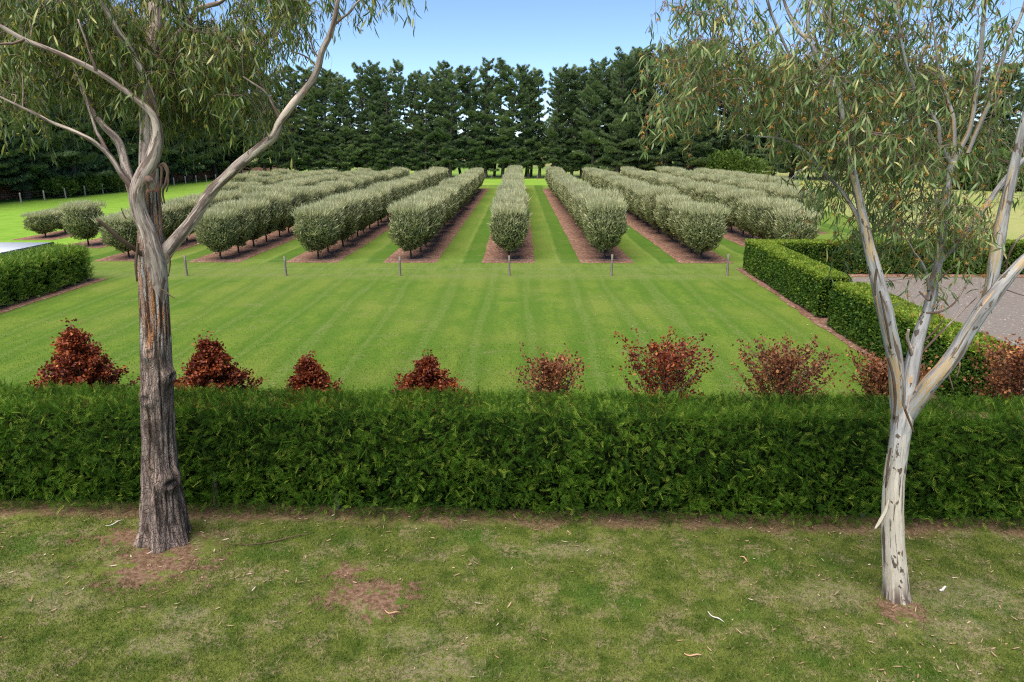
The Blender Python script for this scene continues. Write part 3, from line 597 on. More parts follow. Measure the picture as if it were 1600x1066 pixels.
# ------------------------------------------------------------------ pines
def pine(sd, H, z0, spread, nb, dens, clear=.0, tr=.26, name='pine_tree'):
    seed(sd); r = thing(name, 'x', 'tree', (0, 0, 0))
    mb = MB(); K = 7; zz = np.linspace(0, H*.97, K); xy = np.cumsum(RG.normal(0, .22, (K, 2)), 0); xy -= xy[0]
    TP = np.c_[xy, zz]; tube(mb, TP, tr*(1-.93*np.linspace(0, 1, K))**.8+.02, 9, 3, rough=.12)
    def tp(z): return np.array([np.interp(z, zz, xy[:, 0]), np.interp(z, zz, xy[:, 1]), z])
    fb = MB(); PP = []; DD = []; z = z0
    while z < H*.985:
        t = (z-z0)/(H-z0); Lb = spread*float(np.interp(t, [0, .25, .6, .85, .97, 1], [.88, .92, .74, .64, .50, .28]))*(.45+.75*RG.random())+.25
        if t < .12: Lb *= .9
        for _ in range(RG.integers(2, 4)):
            if RG.random() < clear*float(np.interp(t, [0, .2, .45, .7, .9, 1], [1.2, .8, 1.9, 2.2, .6, 0])): continue
            az = RG.random()*2*math.pi; up = .10+.6*t+RG.normal(0, .20); L = Lb*(.55+.6*RG.random()); b = tp(z+RG.normal(0, .15))
            dirv = np.array([math.cos(az), math.sin(az), up]); e = b+dirv*L; m = b+dirv*L*.5+np.array([0, 0, -.08*L])
            tube(mb, [b, m, e], [.05*(1-t)+.02, .035*(1-t)+.015, .01], 4, 1, cap=False)
            nn = int(dens*(L**1.15)*(4.6 if t < .4 else 3.8))+16; s = .22+.78*RG.random(nn)**.75; lat = (RG.random(nn)*2-1)*.36*L*np.sin(np.clip(s*1.15, 0, 1)*2.6)
            side = np.array([-math.sin(az), math.cos(az), 0]); P = b+dirv*L*s[:, None]+side*lat[:, None]+np.array([0, 0, 1.])*(RG.normal(0, .09, nn)-.06*L*np.sin(s*3)-.10*np.abs(lat))[:, None]
            PP.append(P); DD.append(np.tile(dirv, (nn, 1))+side*(lat/L)[:, None]*1.5)
        z += (.27+.06*t)*(.6+.8*RG.random())*(22/nb)
    P = np.concatenate(PP); D = np.concatenate(DD); n = len(P)
    tv = []; tf = []
    for q in range(5):
        a = (q-2)*.5; dx, dy = math.sin(a), math.cos(a); i = len(tv)
        tv += [(-.10*dy, .10*dx, 0), (.10*dy, -.10*dx, 0), (dx*.95, dy*.95, .16+.10*((q*7) % 3))]; tf.append([i, i+1, i+2])
    inst(fb, tv, tf, P, nrm(D*.8+[0, 0, .35]+RG.normal(0, .40, (n, 3))), np.tile([0, 0, 1.], (n, 1))+RG.normal(0, .5, (n, 3)), .22+.22*RG.random(n))
    mb.build('trunk', MT['pinebark'], r); fb.build('crown', MT['pine'], r); return r
class Pool:
    def __init__(s, roots): s.r = roots; s.used = set()
    def put(s, loc, label, rz, sc, group, k=None):
        k = int(RG.integers(len(s.r))) if k is None else k; o = s.r[k]
        if k in s.used: o = dup(o, loc, label, rz, sc)
        else: s.used.add(k); o.location = loc; o.rotation_euler = (0, 0, rz); o.scale = sc; o['label'] = label
        o['group'] = group; return o
slim = Pool([pine(200+i, 19.3, 1.3+.28*i, 2.45, 23, 9., .12+.03*i) for i in range(6)])
full = Pool([pine(220+i, 20, 2.0, 4.2, 25, 10., .02, .36) for i in range(4)])
seed(300)
xs = np.arange(-47.5, 23.6, 1.98)
for i, x in enumerate(xs):
    h = .985+.045*RG.normal(); h = min(max(h, .87), 1.06)
    slim.put((x+RG.normal(0, .5), 132+RG.normal(0, .8), 0), 'tall slim dark pine, %s from the left in the far windbreak, front line' % ORD[i], RG.random()*6.28, (.84+.42*RG.random(), .9+.4*RG.random(), h), 'pines in the far windbreak')
for i, x in enumerate(np.arange(-49, 24, 2.35)):
    slim.put((x+RG.normal(0, .9), 140+RG.normal(0, 1.2), 0), 'dark pine, %s from the left in the second line behind the far windbreak' % ORD[i], RG.random()*6.28, (.8+.3*RG.random(), 1.0, .84+.14*RG.random()), 'pines in the far windbreak')
pts = [(13.5, 129, .98), (17.6, 127, 1.03), (21.8, 128.5, 1.08), (26.2, 127, 1.07), (30.4, 129, 1.01), (24, 135, 1.07), (19, 135, 1.04), (29, 136, 1.0), (33.8, 131, .93)]
for i, (x, y, h) in enumerate(pts):
    full.put((x, y, 0), 'full dense pine, %s in the dark clump at the right end of the far windbreak' % ORD[i], RG.random()*6.28, (.95, .95, h), 'dense pines in the dark clump')
ys = np.arange(66, 146, 4.5)
for i, y in enumerate(ys):
    full.put((-57.5+RG.normal(0, .6), y+RG.normal(0, .6), 0), 'wide spreading pine, %s from the near end of the paddock windbreak' % ORD[i], RG.random()*6.28, (1.0+.15*RG.random(), 1.0+.15*RG.random(), .95+.12*RG.random()), 'spreading pines beside the green paddock')
for i, y in enumerate(np.arange(70, 150, 6.5)):
    full.put((-65+RG.normal(0, .8), y, 0), 'spreading pine, %s along the second line behind the paddock windbreak' % ORD[i], RG.random()*6.28, (1.1, 1.1, 1.0+.12*RG.random()), 'spreading pines beside the green paddock')
px_r = [(1078+26*k, 124+12*((k*7) % 5)/4., [.86, 1.0, .92, 1.03, .95, .82, .98][k % 7]) for k in range(23)]
for i, (px, y, h) in enumerate(px_r):
    x = (px-812)/1067*(y*.961+1.6); (slim if i % 2 else full).put((x, y, 0), 'pine behind the yellow paddock, %s from the dark clump going right' % ORD[i], RG.random()*6.28, (1.25, 1.25, h), 'pines behind the yellow paddock')

# low leafy shrubs under the pines and far woodland
def bush(sd, n=2600, name='shrub'):
    seed(sd); r = thing(name, 'x', 'shrub'); mb = MB(); fb = MB()
    C = [(RG.normal(0, .5), RG.normal(0, .5), .45+.3*RG.random(), .55+.35*RG.random()) for _ in range(9)]
    for (x, y, z, s) in C:
        m = n//9; q = nrm(RG.normal(0, 1, (m, 3)))*(.55+.5*RG.random((m, 1))); P = np.array([x, y, z+.25])+q*s*np.array([1, 1, .95]); P[:, 2] = np.abs(P[:, 2])
        inst(fb, leaf_v, leaf_f, P, nrm(q+[0, 0, .5]+RG.normal(0, .4, (m, 3))), nrm(RG.normal(0, 1, (m, 3))), .13+.09*RG.random(m))
        tube(mb, [(0, 0, 0), (x*.5, y*.5, z*.5), (x, y, z+.3)], [.05, .03, .01], 5, 2)
    mb.build('stem', MT['pinebark'], r); fb.build('crown', MT['shrubleaf'], r); return r
bp = Pool([bush(400+i) for i in range(3)]); seed(410)
BL = [(1090, 126, 3.0, 'between the dark pine clump and the yellow paddock'), (1125, 122, 4.2, 'tallest beside the dark pine clump'), (1160, 120, 3.2, 'behind the fourth orchard row on the right'), (1490, 100, 3.4, 'first past the pale gum stem, beyond yellow paddock'), (1530, 98, 4.0, 'second past the pale gum stem, beyond yellow paddock'), (1565, 100, 4.4, 'third past the pale gum stem, beyond yellow paddock'), (1600, 96, 4.2, 'at the photo edge behind the yellow paddock')]
for i, (px, y, s, lab) in enumerate(BL):
    x = (px-812)/1067*(y*.961+1.6); bp.put((x, y, 0), 'rounded green shrub '+lab, RG.random()*6, (s*.75, s*.75, s*.75), 'shrubs round the yellow paddock')
for i, (px, py) in enumerate([(85, 292), (150, 280), (128, 286)]):
    y = 82+i*5.5; bp.put((-54.8, y, 0), 'low green shrub under the spreading pines, %s from the near end' % ORD[i], RG.random()*6, (1.7, 1.9, 1.5), 'low shrubs along the paddock fence')
seed(420); fb = MB(); n = 26000; a = (RG.random(n)*2-1); y = 420+RG.random(n)*60; x = a*430
prof = 6+9*fbm(np.stack([x*.02, x*0, x*0], 1), 4); P = np.stack([x, y, prof*RG.random(n)], 1)
inst(fb, leaf_v, leaf_f, P, nrm(RG.normal(0, .6, (n, 3))+[0, -.2, .6]), nrm(RG.normal(0, 1, (n, 3))), 2.6+2.2*RG.random(n))
tag(fb.build('far_woodland', MT['pine']), 'low hazy woodland beyond the windbreak on the horizon', 'woodland', kind='stuff')
# red soil bank and track behind the paddock windbreak
seed(430); mb = MB(); ys = np.linspace(60, 180, 61); V = []
for y in ys:
    h = 1.7+.4*float(vn(np.array([y*.15, 0, 0]))); V += [(-59.6, y, -.02), (-60.4, y, h), (-60.9, y, h+.02)]
F = []; F2 = []
for i in range(60): F.append([3*i, 3*i+3, 3*i+4, 3*i+1]); 
mb.add(V, F, tc=np.array(V)); 
V2 = [(p[0], p[1], p[2]) for p in V]; mb.add([(v[0], v[1], v[2]+.0) for v in V2[1::3]]+[(-63.5, v[1], v[2]+.25) for v in V2[1::3]], [[i, i+1, i+62, i+61] for i in range(60)], mat=1)
tag(mb.build('soil_bank', [MT['bank'], MT['banktop']]), kind='structure')

# ------------------------------------------------------------------ fences
def fence(name, label, pts, hs, wires, rad, mat, names=None):
    b = pts[0]; root = thing(name, label, 'fence', (b[0], b[1], 0))
    for i, (x, y) in enumerate(pts):
        mb = MB(); h = hs*(1+.06*math.sin(i*5.3)); lx, ly = x-b[0], y-b[1]; tl = .02*math.sin(i*3.7)
        tube(mb, [(lx, ly, -.05), (lx+tl*.5, ly, h*.5), (lx+tl, ly+.01, h)], [rad*1.05, rad, rad*.92], 10, 2, rough=.06, rf=20); mb.build('post', mat, root)
    for z in wires:
        mb = MB(); P = []
        for i, (x, y) in enumerate(pts):
            P.append((x-b[0], y-b[1]-rad-.004, z))
            if i < len(pts)-1: x2, y2 = pts[i+1]; P.append(((x+x2)/2-b[0], (y+y2)/2-b[1]-rad-.004, z-.02))
        tube(mb, P, [.0022]*len(P), 4, 1); mb.build('wire', MT['wire'], root)
pp = [(-16.2, 31.9)]+[tuple(GP(px, 431)[:2]) for px in (292, 447, 625, 796, 955, 1136)]
fence('wire_fence', 'low wire fence on short grey posts crossing between lawn and orchard', pp[1:], .98, (.35, .78), .055, MT['post'])
fence('paddock_fence', 'post and wire fence along the foot of the spreading pines', [(-53.3+.02*i, 70+3.7*i) for i in range(21)], 1.2, (.3, .6, .9, 1.1), .08, MT['fpost'])
fence('far_fence', 'distant post and wire fence in front of the far windbreak', [(-46+4.1*i, 127.0) for i in range(17)], 1.1, (.5, 1.0), .07, MT['post'])

# ------------------------------------------------------------------ shed with white flat roof
sh = thing('low_shed', 'low shed with a white flat roof showing past the thick bright hedge', 'shed', (-24.75, 29.9, 0))
def boxm(mb, a, b, m=0, tcx=None):
    x0, y0, z0 = a; x1, y1, z1 = b; v = np.array([(x, y, z) for z in (z0, z1) for x, y in ((x0, y0), (x1, y0), (x1, y1), (x0, y1))], float)
    mb.add(v, [[3, 2, 1, 0], [4, 5, 6, 7], [0, 1, 5, 4], [1, 2, 6, 5], [2, 3, 7, 6], [3, 0, 4, 7]], mat=m)
mb = MB(); boxm(mb, (-2.7, -3.8, 0), (2.5, 1.8, 1.45)); mb.build('wall', MT['shedwall'], sh)
mb = MB(); boxm(mb, (-2.95, -4.05, 1.455), (2.75, 2.05, 1.60)); 
rf = mb.build('roof', MT['roof'], sh)
mb = MB(); boxm(mb, (2.753, -4.1, 1.33), (2.80, 2.1, 1.62)); boxm(mb, (-3.0, -4.10, 1.331), (2.75, -4.053, 1.621)); mb.build('fascia', MT['fascia'], rf)

# ------------------------------------------------------------------ beech shrubs behind the hedge
def beech(px, ytop, Y, wd, nleaf, sparse, label, sd, mat):
    seed(sd); top = PX(px, ytop, Y); H = top[2]*(.87 if sparse else 1.); root = thing('beech_sapling', label, 'shrub', (top[0], Y, 0), 'red-brown beech saplings behind the long hedge')
    mb = MB(); fb = MB(); K = 46 if not sparse else 60; P = []; D = []
    tube(mb, [(0, 0, 0), (.03, 0, H*.4), (-.02, .02, H*.8), (0, 0, H*.98)], [.03, .02, .010, .004], 6, 3)
    for k in range(K*2):
        t = .12+.83*(k+RG.random())/(K*2); az = k*2.4+RG.random()*.6
        if sparse: L = wd*.44*(1.02 if t < .62 else max(.12, 1.05-(t-.62)*2.3))*(.7+.4*RG.random()); up = .9+.9*RG.random()
        else: L = wd*.5*max(.05, 1.55*(1-t)**1.0)*(.85+.2*RG.random()); up = .35+.35*RG.random()
        b = np.array([0, 0, H*t*.93]); dr = np.array([math.cos(az), math.sin(az), up]); m = b+dr*L*.55; e = b+dr*np.array([1, 1, .95])*L+RG.normal(0, .04, 3)
        if sparse and RG.random() < .25: e += np.array([0, 0, .22])
        e[2] = min(e[2], H*1.02)
        tube(mb, [b, m, e], [.010, .006, .003], 3, 2, cap=False)
        n = int(nleaf*(4.2 if not sparse else 1.7)/(K*2)); s = (.15 if not sparse else .30)+.85*RG.random(n)**(.8 if not sparse else 1.3)
        q = b+(e-b)*s[:, None]+RG.normal(0, .045 if not sparse else .028, (n, 3))
        P.append(q); D.append(np.tile(dr, (n, 1)))
    P.append(np.array([0, 0, 1.])*(H*(.82+.2*RG.random((40, 1))))+RG.normal(0, .07, (40, 3))*[1, 1, .3]); D.append(RG.normal(0, 1, (40, 3)))
    P = np.concatenate(P); D = np.concatenate(D); n = len(P)
    if sparse: # holes with bare twigs
        kp = (fbm((P+sd)*3.2, 3) > .37) | (P[:, 2] < H*.55); P, D = P[kp], D[kp]; n = len(P)
    tv = [(0, 0, 0), (.34, .3, .06), (.30, .7, .10), (0, 1, -.02), (-.30, .7, .10), (-.34, .3, .06)]; tf = [np.array([[0, 1, 2, 3], [0, 3, 4, 5]])]
    inst(fb, tv, tf, P, nrm(D*.5+RG.normal(0, .7, (n, 3))+[0, 0, -.1]), nrm(RG.normal(0, .7, (n, 3))+[0, 0, .8]), .045+.028*RG.random(n))
    mb.build('stem', MT['beechtwig'], root); fb.build('foliage', mat, root)
BS = [(108, 499, 13.4, 1.8, 3600, 0, 'dense dark red beech sapling, leftmost and tallest of the cone-shaped ones', 'beech'),
 (322, 519, 13.4, 1.65, 3400, 0, 'dense dark red beech sapling just right of the old gum trunk', 'beech'),
 (480, 552, 13.4, 1.4, 2600, 0, 'small dark red beech sapling, third along the hedge from the left', 'beech'),
 (668, 550, 13.2, 1.6, 2900, 0, 'small lopsided red beech sapling left of the lawn centre', 'beech'),
 (862, 545, 13.0, 1.40, 2000, 1, 'small twiggy beech sapling with an orange middle, near the lawn centre', 'beech2'),
 (1045, 520, 13.0, 1.85, 2500, 1, 'tallest twiggy half-bare beech sapling, right of the orange one', 'beech'),
 (1230, 534, 13.0, 1.95, 3000, 1, 'broad twiggy russet beech sapling left of the pale gum', 'beech2'),
 (1400, 556, 12.9, 1.7, 3400, 1, 'russet beech sapling partly hidden behind the pale gum stems', 'beech2'),
 (1612, 528, 12.8, 1.8, 3600, 1, 'orange brown beech sapling at the right edge of the photo', 'beech2')]
for i, (px, yt, Y, wd, nl, sp, lab, mm) in enumerate(BS): beech(px, yt, Y, wd, nl, sp, lab, 500+i, MT[mm])

# ------------------------------------------------------------------ the two gum trees
def gum_leaf(curve=.12):
    v = [(0, 0, 0)]; 
    for t, wv in ((.22, .38), (.55, .5), (.82, .30)):
        c = curve*math.sin(t*math.pi)*2.2; v += [(-wv+c*0, t, c), (wv, t, c)]
    v += [(0, 1, .02)]
    return np.array(v), [np.array([[0, 2, 1], [5, 6, 7]]), np.array([[1, 2, 4, 3], [3, 4, 6, 5]])]
GL_V, GL_F = gum_leaf()
def foliage(root, ells, Yc, ydep, skel, mats, twigm, lsize, ntw, nlf, sd, bud, above, spread=.42, thin=1.):
    seed(sd); fb = MB(); tb = MB(); SP_ = np.concatenate([s for s in skel]); org = np.array(root.location)
    cl = []
    for (cx, cy, rx, ry, n) in ells:
        for _ in range(max(1, int(round(n*thin)))):
            a = RG.random()*6.283; q = math.sqrt(RG.random()); px, py = cx+rx*q*math.cos(a), cy+ry*q*math.sin(a)
            cl.append(PX(px, py, Yc+(RG.random()*2-1)*ydep)-org)
    cl += [np.array(a)+RG.normal(0, [.6, .9, .5]) for a in above]
    LP = []; LD = []; BP = []; cl.sort(key=lambda c: float(np.min(np.linalg.norm(SP_-c, axis=1))))
    for c in cl:
        # nearest limb point, biased below the cluster
        dd = SP_-c; w_ = np.linalg.norm(dd*np.array([1, 1, .8]), axis=1)+np.where(dd[:, 2] > .3, .6, 0); j = int(np.argmin(w_)); b = SP_[j]
        L = np.linalg.norm(c-b); topc = c+np.array([0, 0, .28])
        m = b+(topc-b)*.5+np.array([0, 0, .12*L])+RG.normal(0, .05, 3)*L
        if L < 3.2:
            Pn, _ = tube(tb, [b, m, topc], [.006+.004*min(L, 2), .005+.002*L, .004], 5, 4, cap=False, wob=.25*min(L, 1)); SP_ = np.concatenate([SP_, Pn[3:]])
        for k in range(ntw):
            s0 = topc+RG.normal(0, [.17, .17, .10]); az = RG.random()*6.283; hl = .12+.22*RG.random(); dr = .22+.38*RG.random()
            p1 = s0+np.array([math.cos(az)*hl*.6, math.sin(az)*hl*.6, .02]); p2 = p1+np.array([math.cos(az)*hl*.6, math.sin(az)*hl*.6, -dr*.55]); p3 = p2+np.array([RG.normal(0, .04), RG.normal(0, .04), -dr*.6])
            Pt, _ = tube(tb, [topc+(s0-topc)*.2, s0, p1, p2, p3], [.0035, .003, .0022, .0016, .001], 3, 2, cap=False)
            ii = RG.random(nlf)*(len(Pt)-1.01)*.9+.1*(len(Pt)-1); i0 = ii.astype(int); fr = (ii-i0)[:, None]
            q = Pt[i0]*(1-fr)+Pt[i0+1]*fr; LP.append(q); dd_ = np.stack([RG.normal(0, spread, nlf), RG.normal(0, spread, nlf), -1+RG.normal(0, .22, nlf)], 1); LD.append(dd_)
            if bud:
                nbk = RG.integers(0, bud+1)
                if nbk: BP.append(Pt[RG.integers(len(Pt)//2, len(Pt), nbk)])
    P = np.concatenate(LP); D = nrm(np.concatenate(LD)); n = len(P); L = lsize*(.55+.75*RG.random(n))
    inst(fb, GL_V, GL_F, P, D, nrm(RG.normal(0, 1, (n, 3))), np.stack([.0165*(.8+.5*RG.random(n))*lsize/.14, L, L*(RG.random(n)*2-1)], 1))
    if BP:
        P = np.concatenate(BP); n = len(P); tv = []; tf = []
        for q in range(6):
            a = q*1.05; x, z = math.cos(a)*.6, math.sin(a)*.6; i = len(tv); tv += [(0, 0, 0), (x*.5-.09, .45, z*.5), (x, 1, z), (x*.5+.09, .5, z*.5+.05)]; tf.append([i, i+1, i+2, i+3])
        inst(fb, tv, tf, P+RG.normal(0, .02, (n, 3)), nrm(RG.normal(0, .5, (n, 3))+[0, 0, -.3]), nrm(RG.normal(0, 1, (n, 3))), .026+.024*RG.random(n), None, 1)
    tb.build('twigs', twigm, root); fb.build('foliage', mats, root); print('gum leaves', len(LP)*nlf)

def limb(root, pts, Y0, Ys, m, seg=12, rough=.10, name='limb', wob=0., skel=None, sub=4, up=False):
    """pts: (px, py, width px); Ys: depth offset along the limb"""
    org = np.array(root.location); P = []; R = []
    for k, (px, py, wp) in enumerate(pts):
        Y = Y0+np.interp(k/(len(pts)-1), np.linspace(0, 1, len(Ys)), Ys); p = PX(px, py, Y); P.append(p-org); R.append(rpx(p, wp))
    mb = MB(); Pt, Rt = tube(mb, P, R, seg, sub, rough=rough, rf=9, wob=wob); mb.build(name, m, root, smooth=True)
    if skel is not None: skel.append(Pt)
    return P, R

# --- old gum
YL = 9.45; bl = PX(262, 868, 9.1); gl = thing('old_gum_tree', 'big old gum tree with a thick dark furrowed trunk and reaching limbs', 'tree', (float(PX(262, 840, YL)[0]), YL, 0))
edges = [(905, 212, 312), (872, 218, 304), (850, 220, 299), (800, 219, 292), (760, 219, 285), (720, 219, 280), (680, 219.5, 276), (640, 219, 274.5), (600, 218, 273), (550, 217, 270), (500, 217, 267), (450, 215, 264), (415, 213, 262), (390, 212, 260), (365, 214, 256), (335, 217, 253), (300, 218, 251)]
seg = 110; C = []; R = []
for (y, a, b) in edges:
    p = PX((a+b)/2, y, YL); C.append(p); R.append(rpx(p, b-a))
C = np.array(C); R = np.array(R); zs = C[:, 2]; zq = np.linspace(-.1, zs[-1], 300)
o_ = np.argsort(zs); cx = np.interp(zq, zs[o_], C[o_, 0]); rr = np.interp(zq, zs[o_], R[o_])
a = np.arange(seg)*2*math.pi/seg; A_, Z_ = np.meshgrid(a, zq)
rr2 = rr[:, None]*np.ones_like(A_); ux, uy = np.cos(A_), np.sin(A_)
fl = np.exp(-np.clip(Z_, 0, 9)/.28); rr2 = rr2*(1+fl*(.10+.16*np.cos(A_*5+1.0)+.08*np.cos(A_*3+2.)))
q = np.stack([ux*1.0, uy*1.0, Z_*.35], -1); tcm = np.stack([ux*.33, uy*.33, Z_], -1)
fur = fbm(np.stack([ux*2.6, uy*2.6, Z_*.55], -1), 3); fur2 = fbm(np.stack([ux*7, uy*7, Z_*1.6], -1), 4); low = np.clip((3.6-Z_)/1.5, .25, 1)
rr2 = rr2*(1+low*(.26*(fur-.5)+.20*(fur2-.5)))
ridge = np.abs(fbm(np.stack([ux*4.2, uy*4.2, Z_*.5], -1)+7, 3)-.5); rr2 = rr2-low*.035*np.exp(-(ridge/.04)**2)*1.5
gro = np.exp(-((np.angle(np.exp(1j*(A_-4.45+.12*np.sin(Z_*2)))))/.07)**2)*np.clip((2.0-Z_)/.6, 0, 1); rr2 = rr2-.055*gro
def knob(z, ang, s, h, rr2):
    d = np.sqrt((np.angle(np.exp(1j*(A_-ang)))*.28)**2+(Z_-z)**2); return rr2+h*np.exp(-(d/s)**2)-h*.9*np.exp(-(d/(s*.36))**2)
zk = lambda px, py: PX(px, py, YL)[2]
rr2 = knob(zk(285, 745), -.75, .15, .16, rr2); rr2 = knob(zk(277, 585), -.35, .12, .13, rr2); rr2 = knob(zk(245, 615), -1.75, .15, .09, rr2); rr2 = knob(zk(240, 545), -1.5, .12, .06, rr2)
V = np.stack([cx[:, None]-gl.location[0]+ux*rr2, uy*rr2*.95, Z_], -1); K = len(zq); i = np.arange(K-1)[:, None]*seg; j = np.arange(seg)[None]
mb = MB(); mb.add(V.reshape(-1, 3), np.stack([i+j, i+(j+1) % seg, i+seg+(j+1) % seg, i+seg+j], 2).reshape(-1, 4), tc=tcm.reshape(-1, 3)); mb.build('trunk', MT['trunkL'], gl, smooth=True)
SK = []
# central leader rising behind
limb(gl, [(236, 345, 36), (233, 300, 34), (232, 250, 30), (231, 200, 28), (232, 150, 27), (236, 95, 28), (241, 45, 27), (245, 0, 24), (250, -70, 20), (258, -160, 14), (262, -240, 8)], YL+.05, [0, .1, .3, .5], MT['limbL'], 24, .10, skel=SK)
# grey twisted limb at the front
limb(gl, [(250, 520, 8), (249, 470, 22), (247, 430, 30), (240, 398, 32), (232, 365, 28), (219, 335, 27), (214, 305, 27), (222, 278, 26), (236, 252, 25), (244, 228, 23), (246, 205, 18), (240, 182, 13), (222, 163, 11), (182, 132, 10), (148, 110, 9.5), (113, 93, 9), (76, 77, 8.5), (38, 62, 8), (0, 40, 7), (-60, 0, 5)], YL-.14, [.16, 0, -.16, -.18, -.35, -.6, -.9], MT['limbL'], 20, .12, skel=SK)
# long limb to the right
limb(gl, [(246, 418, 22), (257, 396, 25), (274, 376, 23), (300, 345, 19), (325, 306, 20), (346, 283, 17), (372, 259, 19), (400, 236, 16), (428, 212, 16), (438, 190, 14), (460, 160, 14), (485, 130, 12), (497, 105, 12), (503, 80, 11), (516, 53, 10), (524, 25, 9), (528, 0, 7), (540, -50, 5)], YL-.05, [.05, 0, -.1, -.25, -.3, -.4], MT['limbL'], 20, .12, skel=SK)
limb(gl, [(212, 318, 14), (206, 296, 17), (197, 262, 16), (185, 222, 14), (165, 200, 11), (148, 179, 9), (132, 148, 8), (118, 120, 7), (90, 70, 5), (60, 10, 4)], YL+.1, [0, .3, .7], MT['limbL'], 12, .12, skel=SK)
limb(gl, [(218, 312, 12), (208, 296, 12), (192, 275, 10), (180, 256, 10), (168, 240, 9), (152, 226, 8), (137, 216, 7.5), (108, 202, 6.5), (82, 192, 6), (58, 179, 5), (28, 165, 4), (0, 151, 3.5), (-50, 120, 3)], YL-.1, [0, -.2, -.5, -.8], MT['limbL'], 12, .12, skel=SK)
limb(gl, [(170, 243, 7), (160, 222, 7), (151, 206, 6), (144, 185, 5), (137, 165, 4.5), (128, 135, 4), (110, 95, 3)], YL-.2, [0, .2, .4], MT['limbL'], 8, .12, skel=SK)
limb(gl, [(243, 180, 13), (238, 155, 15), (231, 130, 13), (219, 106, 12), (206, 82, 11), (196, 65, 9.5), (186, 52, 9), (176, 34, 8), (165, 15, 8), (155, -3, 7), (140, -60, 4)], YL-.15, [0, -.3, -.6], MT['limbL'], 14, .12, skel=SK)
limb(gl, [(240, 110, 14), (255, 88, 13), (275, 60, 12), (290, 40, 11), (300, 26, 10), (310, 14, 9), (328, 8, 8), (346, 2, 7), (380, -30, 5)], YL+.1, [.2, 0, -.3], MT['limbL'], 12, .12, skel=SK)
limb(gl, [(150, 111, 6), (147, 100, 5.5), (140, 82, 4.5), (135, 66, 4), (122, 30, 3)], YL-.75, [0, -.1], MT['limbL'], 8, .1, skel=SK)
limb(gl, [(38, 62, 5), (20, 68, 4.5), (0, 69, 4), (-30, 75, 3)], YL-.95, [0, -.1], MT['limbL'], 7, .1, skel=SK)
limb(gl, [(438, 190, 6), (430, 172, 5.5), (420, 152, 4.5), (410, 140, 4), (395, 130, 3.5), (380, 120, 3)], YL-.25, [0, -.2], MT['limbL'], 8, .1, skel=SK)
limb(gl, [(421, 155, 4), (414, 140, 3.5), (405, 128, 3)], YL-.3, [0, .2], MT['limbL'], 6, .1, skel=SK)
limb(gl, [(497, 106, 4), (480, 90, 3), (462, 82, 2.4), (448, 79, 2)], YL-.3, [0, .2], MT['limbL'], 6, .1, skel=SK)
limb(gl, [(500, 95, 4), (490, 78, 3.2), (484, 60, 2.6), (478, 40, 2)], YL-.35, [0, .2], MT['limbL'], 6, .1, skel=SK)
limb(gl, [(521, 40, 5), (535, 28, 4), (548, 18, 3.4), (560, 2, 3), (585, -12, 2)], YL-.35, [0, -.2], MT['limbL'], 6, .1, skel=SK)
limb(gl, [(222, 398, 9), (205, 386, 8), (188, 374, 7.5), (170, 358, 7), (151, 342, 5.5)], YL-.25, [.1, -.15, -.3], MT['stick'], 8, .25, name='dead_branch')
limb(gl, [(197, 342, 2.4), (192, 334, 2), (189, 325, 1.5)], YL-.3, [0, 0], MT['stick'], 5, .2, name='dead_twig')
limb(gl, [(236, 292, 16), (233, 284, 15), (232, 279, 12)], YL-.42, [0, -.12], MT['limbL'], 10, .15, name='branch_stub')
limb(gl, [(250, 452, 3), (258, 455, 3), (266, 462, 2.4), (273, 466, 1.5)], YL-.25, [0, -.1], MT['stick'], 5, .2, name='dead_twig')
for k, pts in enumerate([[(246, 262, 5), (256, 256, 5), (262, 268, 6), (259, 285, 5), (254, 300, 4), (257, 318, 3)], [(244, 258, 4), (252, 262, 5), (252, 280, 4), (250, 302, 3), (254, 320, 2)], [(248, 256, 3), (258, 262, 4), (263, 282, 3), (260, 300, 2)], [(216, 380, 4), (212, 410, 5), (214, 440, 3)], [(262, 395, 4), (265, 410, 4), (263, 432, 2)]]):
    limb(gl, pts, YL-.30, [0, -.05], MT['stick'], 6, .35, name='hanging_bark')
EL = [(30, 25, 60, 45, 10), (105, 25, 55, 40, 11), (25, 100, 55, 45, 11), (35, 170, 45, 38, 6), (90, 95, 50, 45, 9), (165, 55, 45, 45, 10), (165, 125, 42, 40, 7), (150, 175, 30, 20, 2), (215, 130, 35, 45, 6), (215, 40, 20, 30, 2), (275, 80, 50, 50, 15), (290, 145, 55, 45, 14), (300, 190, 48, 28, 7), (345, 105, 42, 38, 9), (375, 75, 35, 35, 5), (365, 150, 35, 35, 5), (400, 195, 24, 36, 7), (395, 110, 28, 35, 4), (435, 15, 50, 20, 5), (470, 45, 26, 30, 3), (585, -8, 50, 12, 4), (430, 75, 22, 20, 2), (240, 190, 28, 25, 4), (275, 20, 30, 20, 3), (510, -15, 50, 15, 4), (395, 20, 30, 20, 3)]
AB = [(-3+6*((i*37) % 17)/17., -1.5+3*((i*53) % 13)/13., 7.6+2.2*((i*29) % 11)/11.) for i in range(22)]
foliage(gl, EL, YL+.75, 1.25, SK, [MT['gumleafL'], MT['bloom']], MT['twigL'], .160, 14, 13, 601, 3, AB, .45, .80)

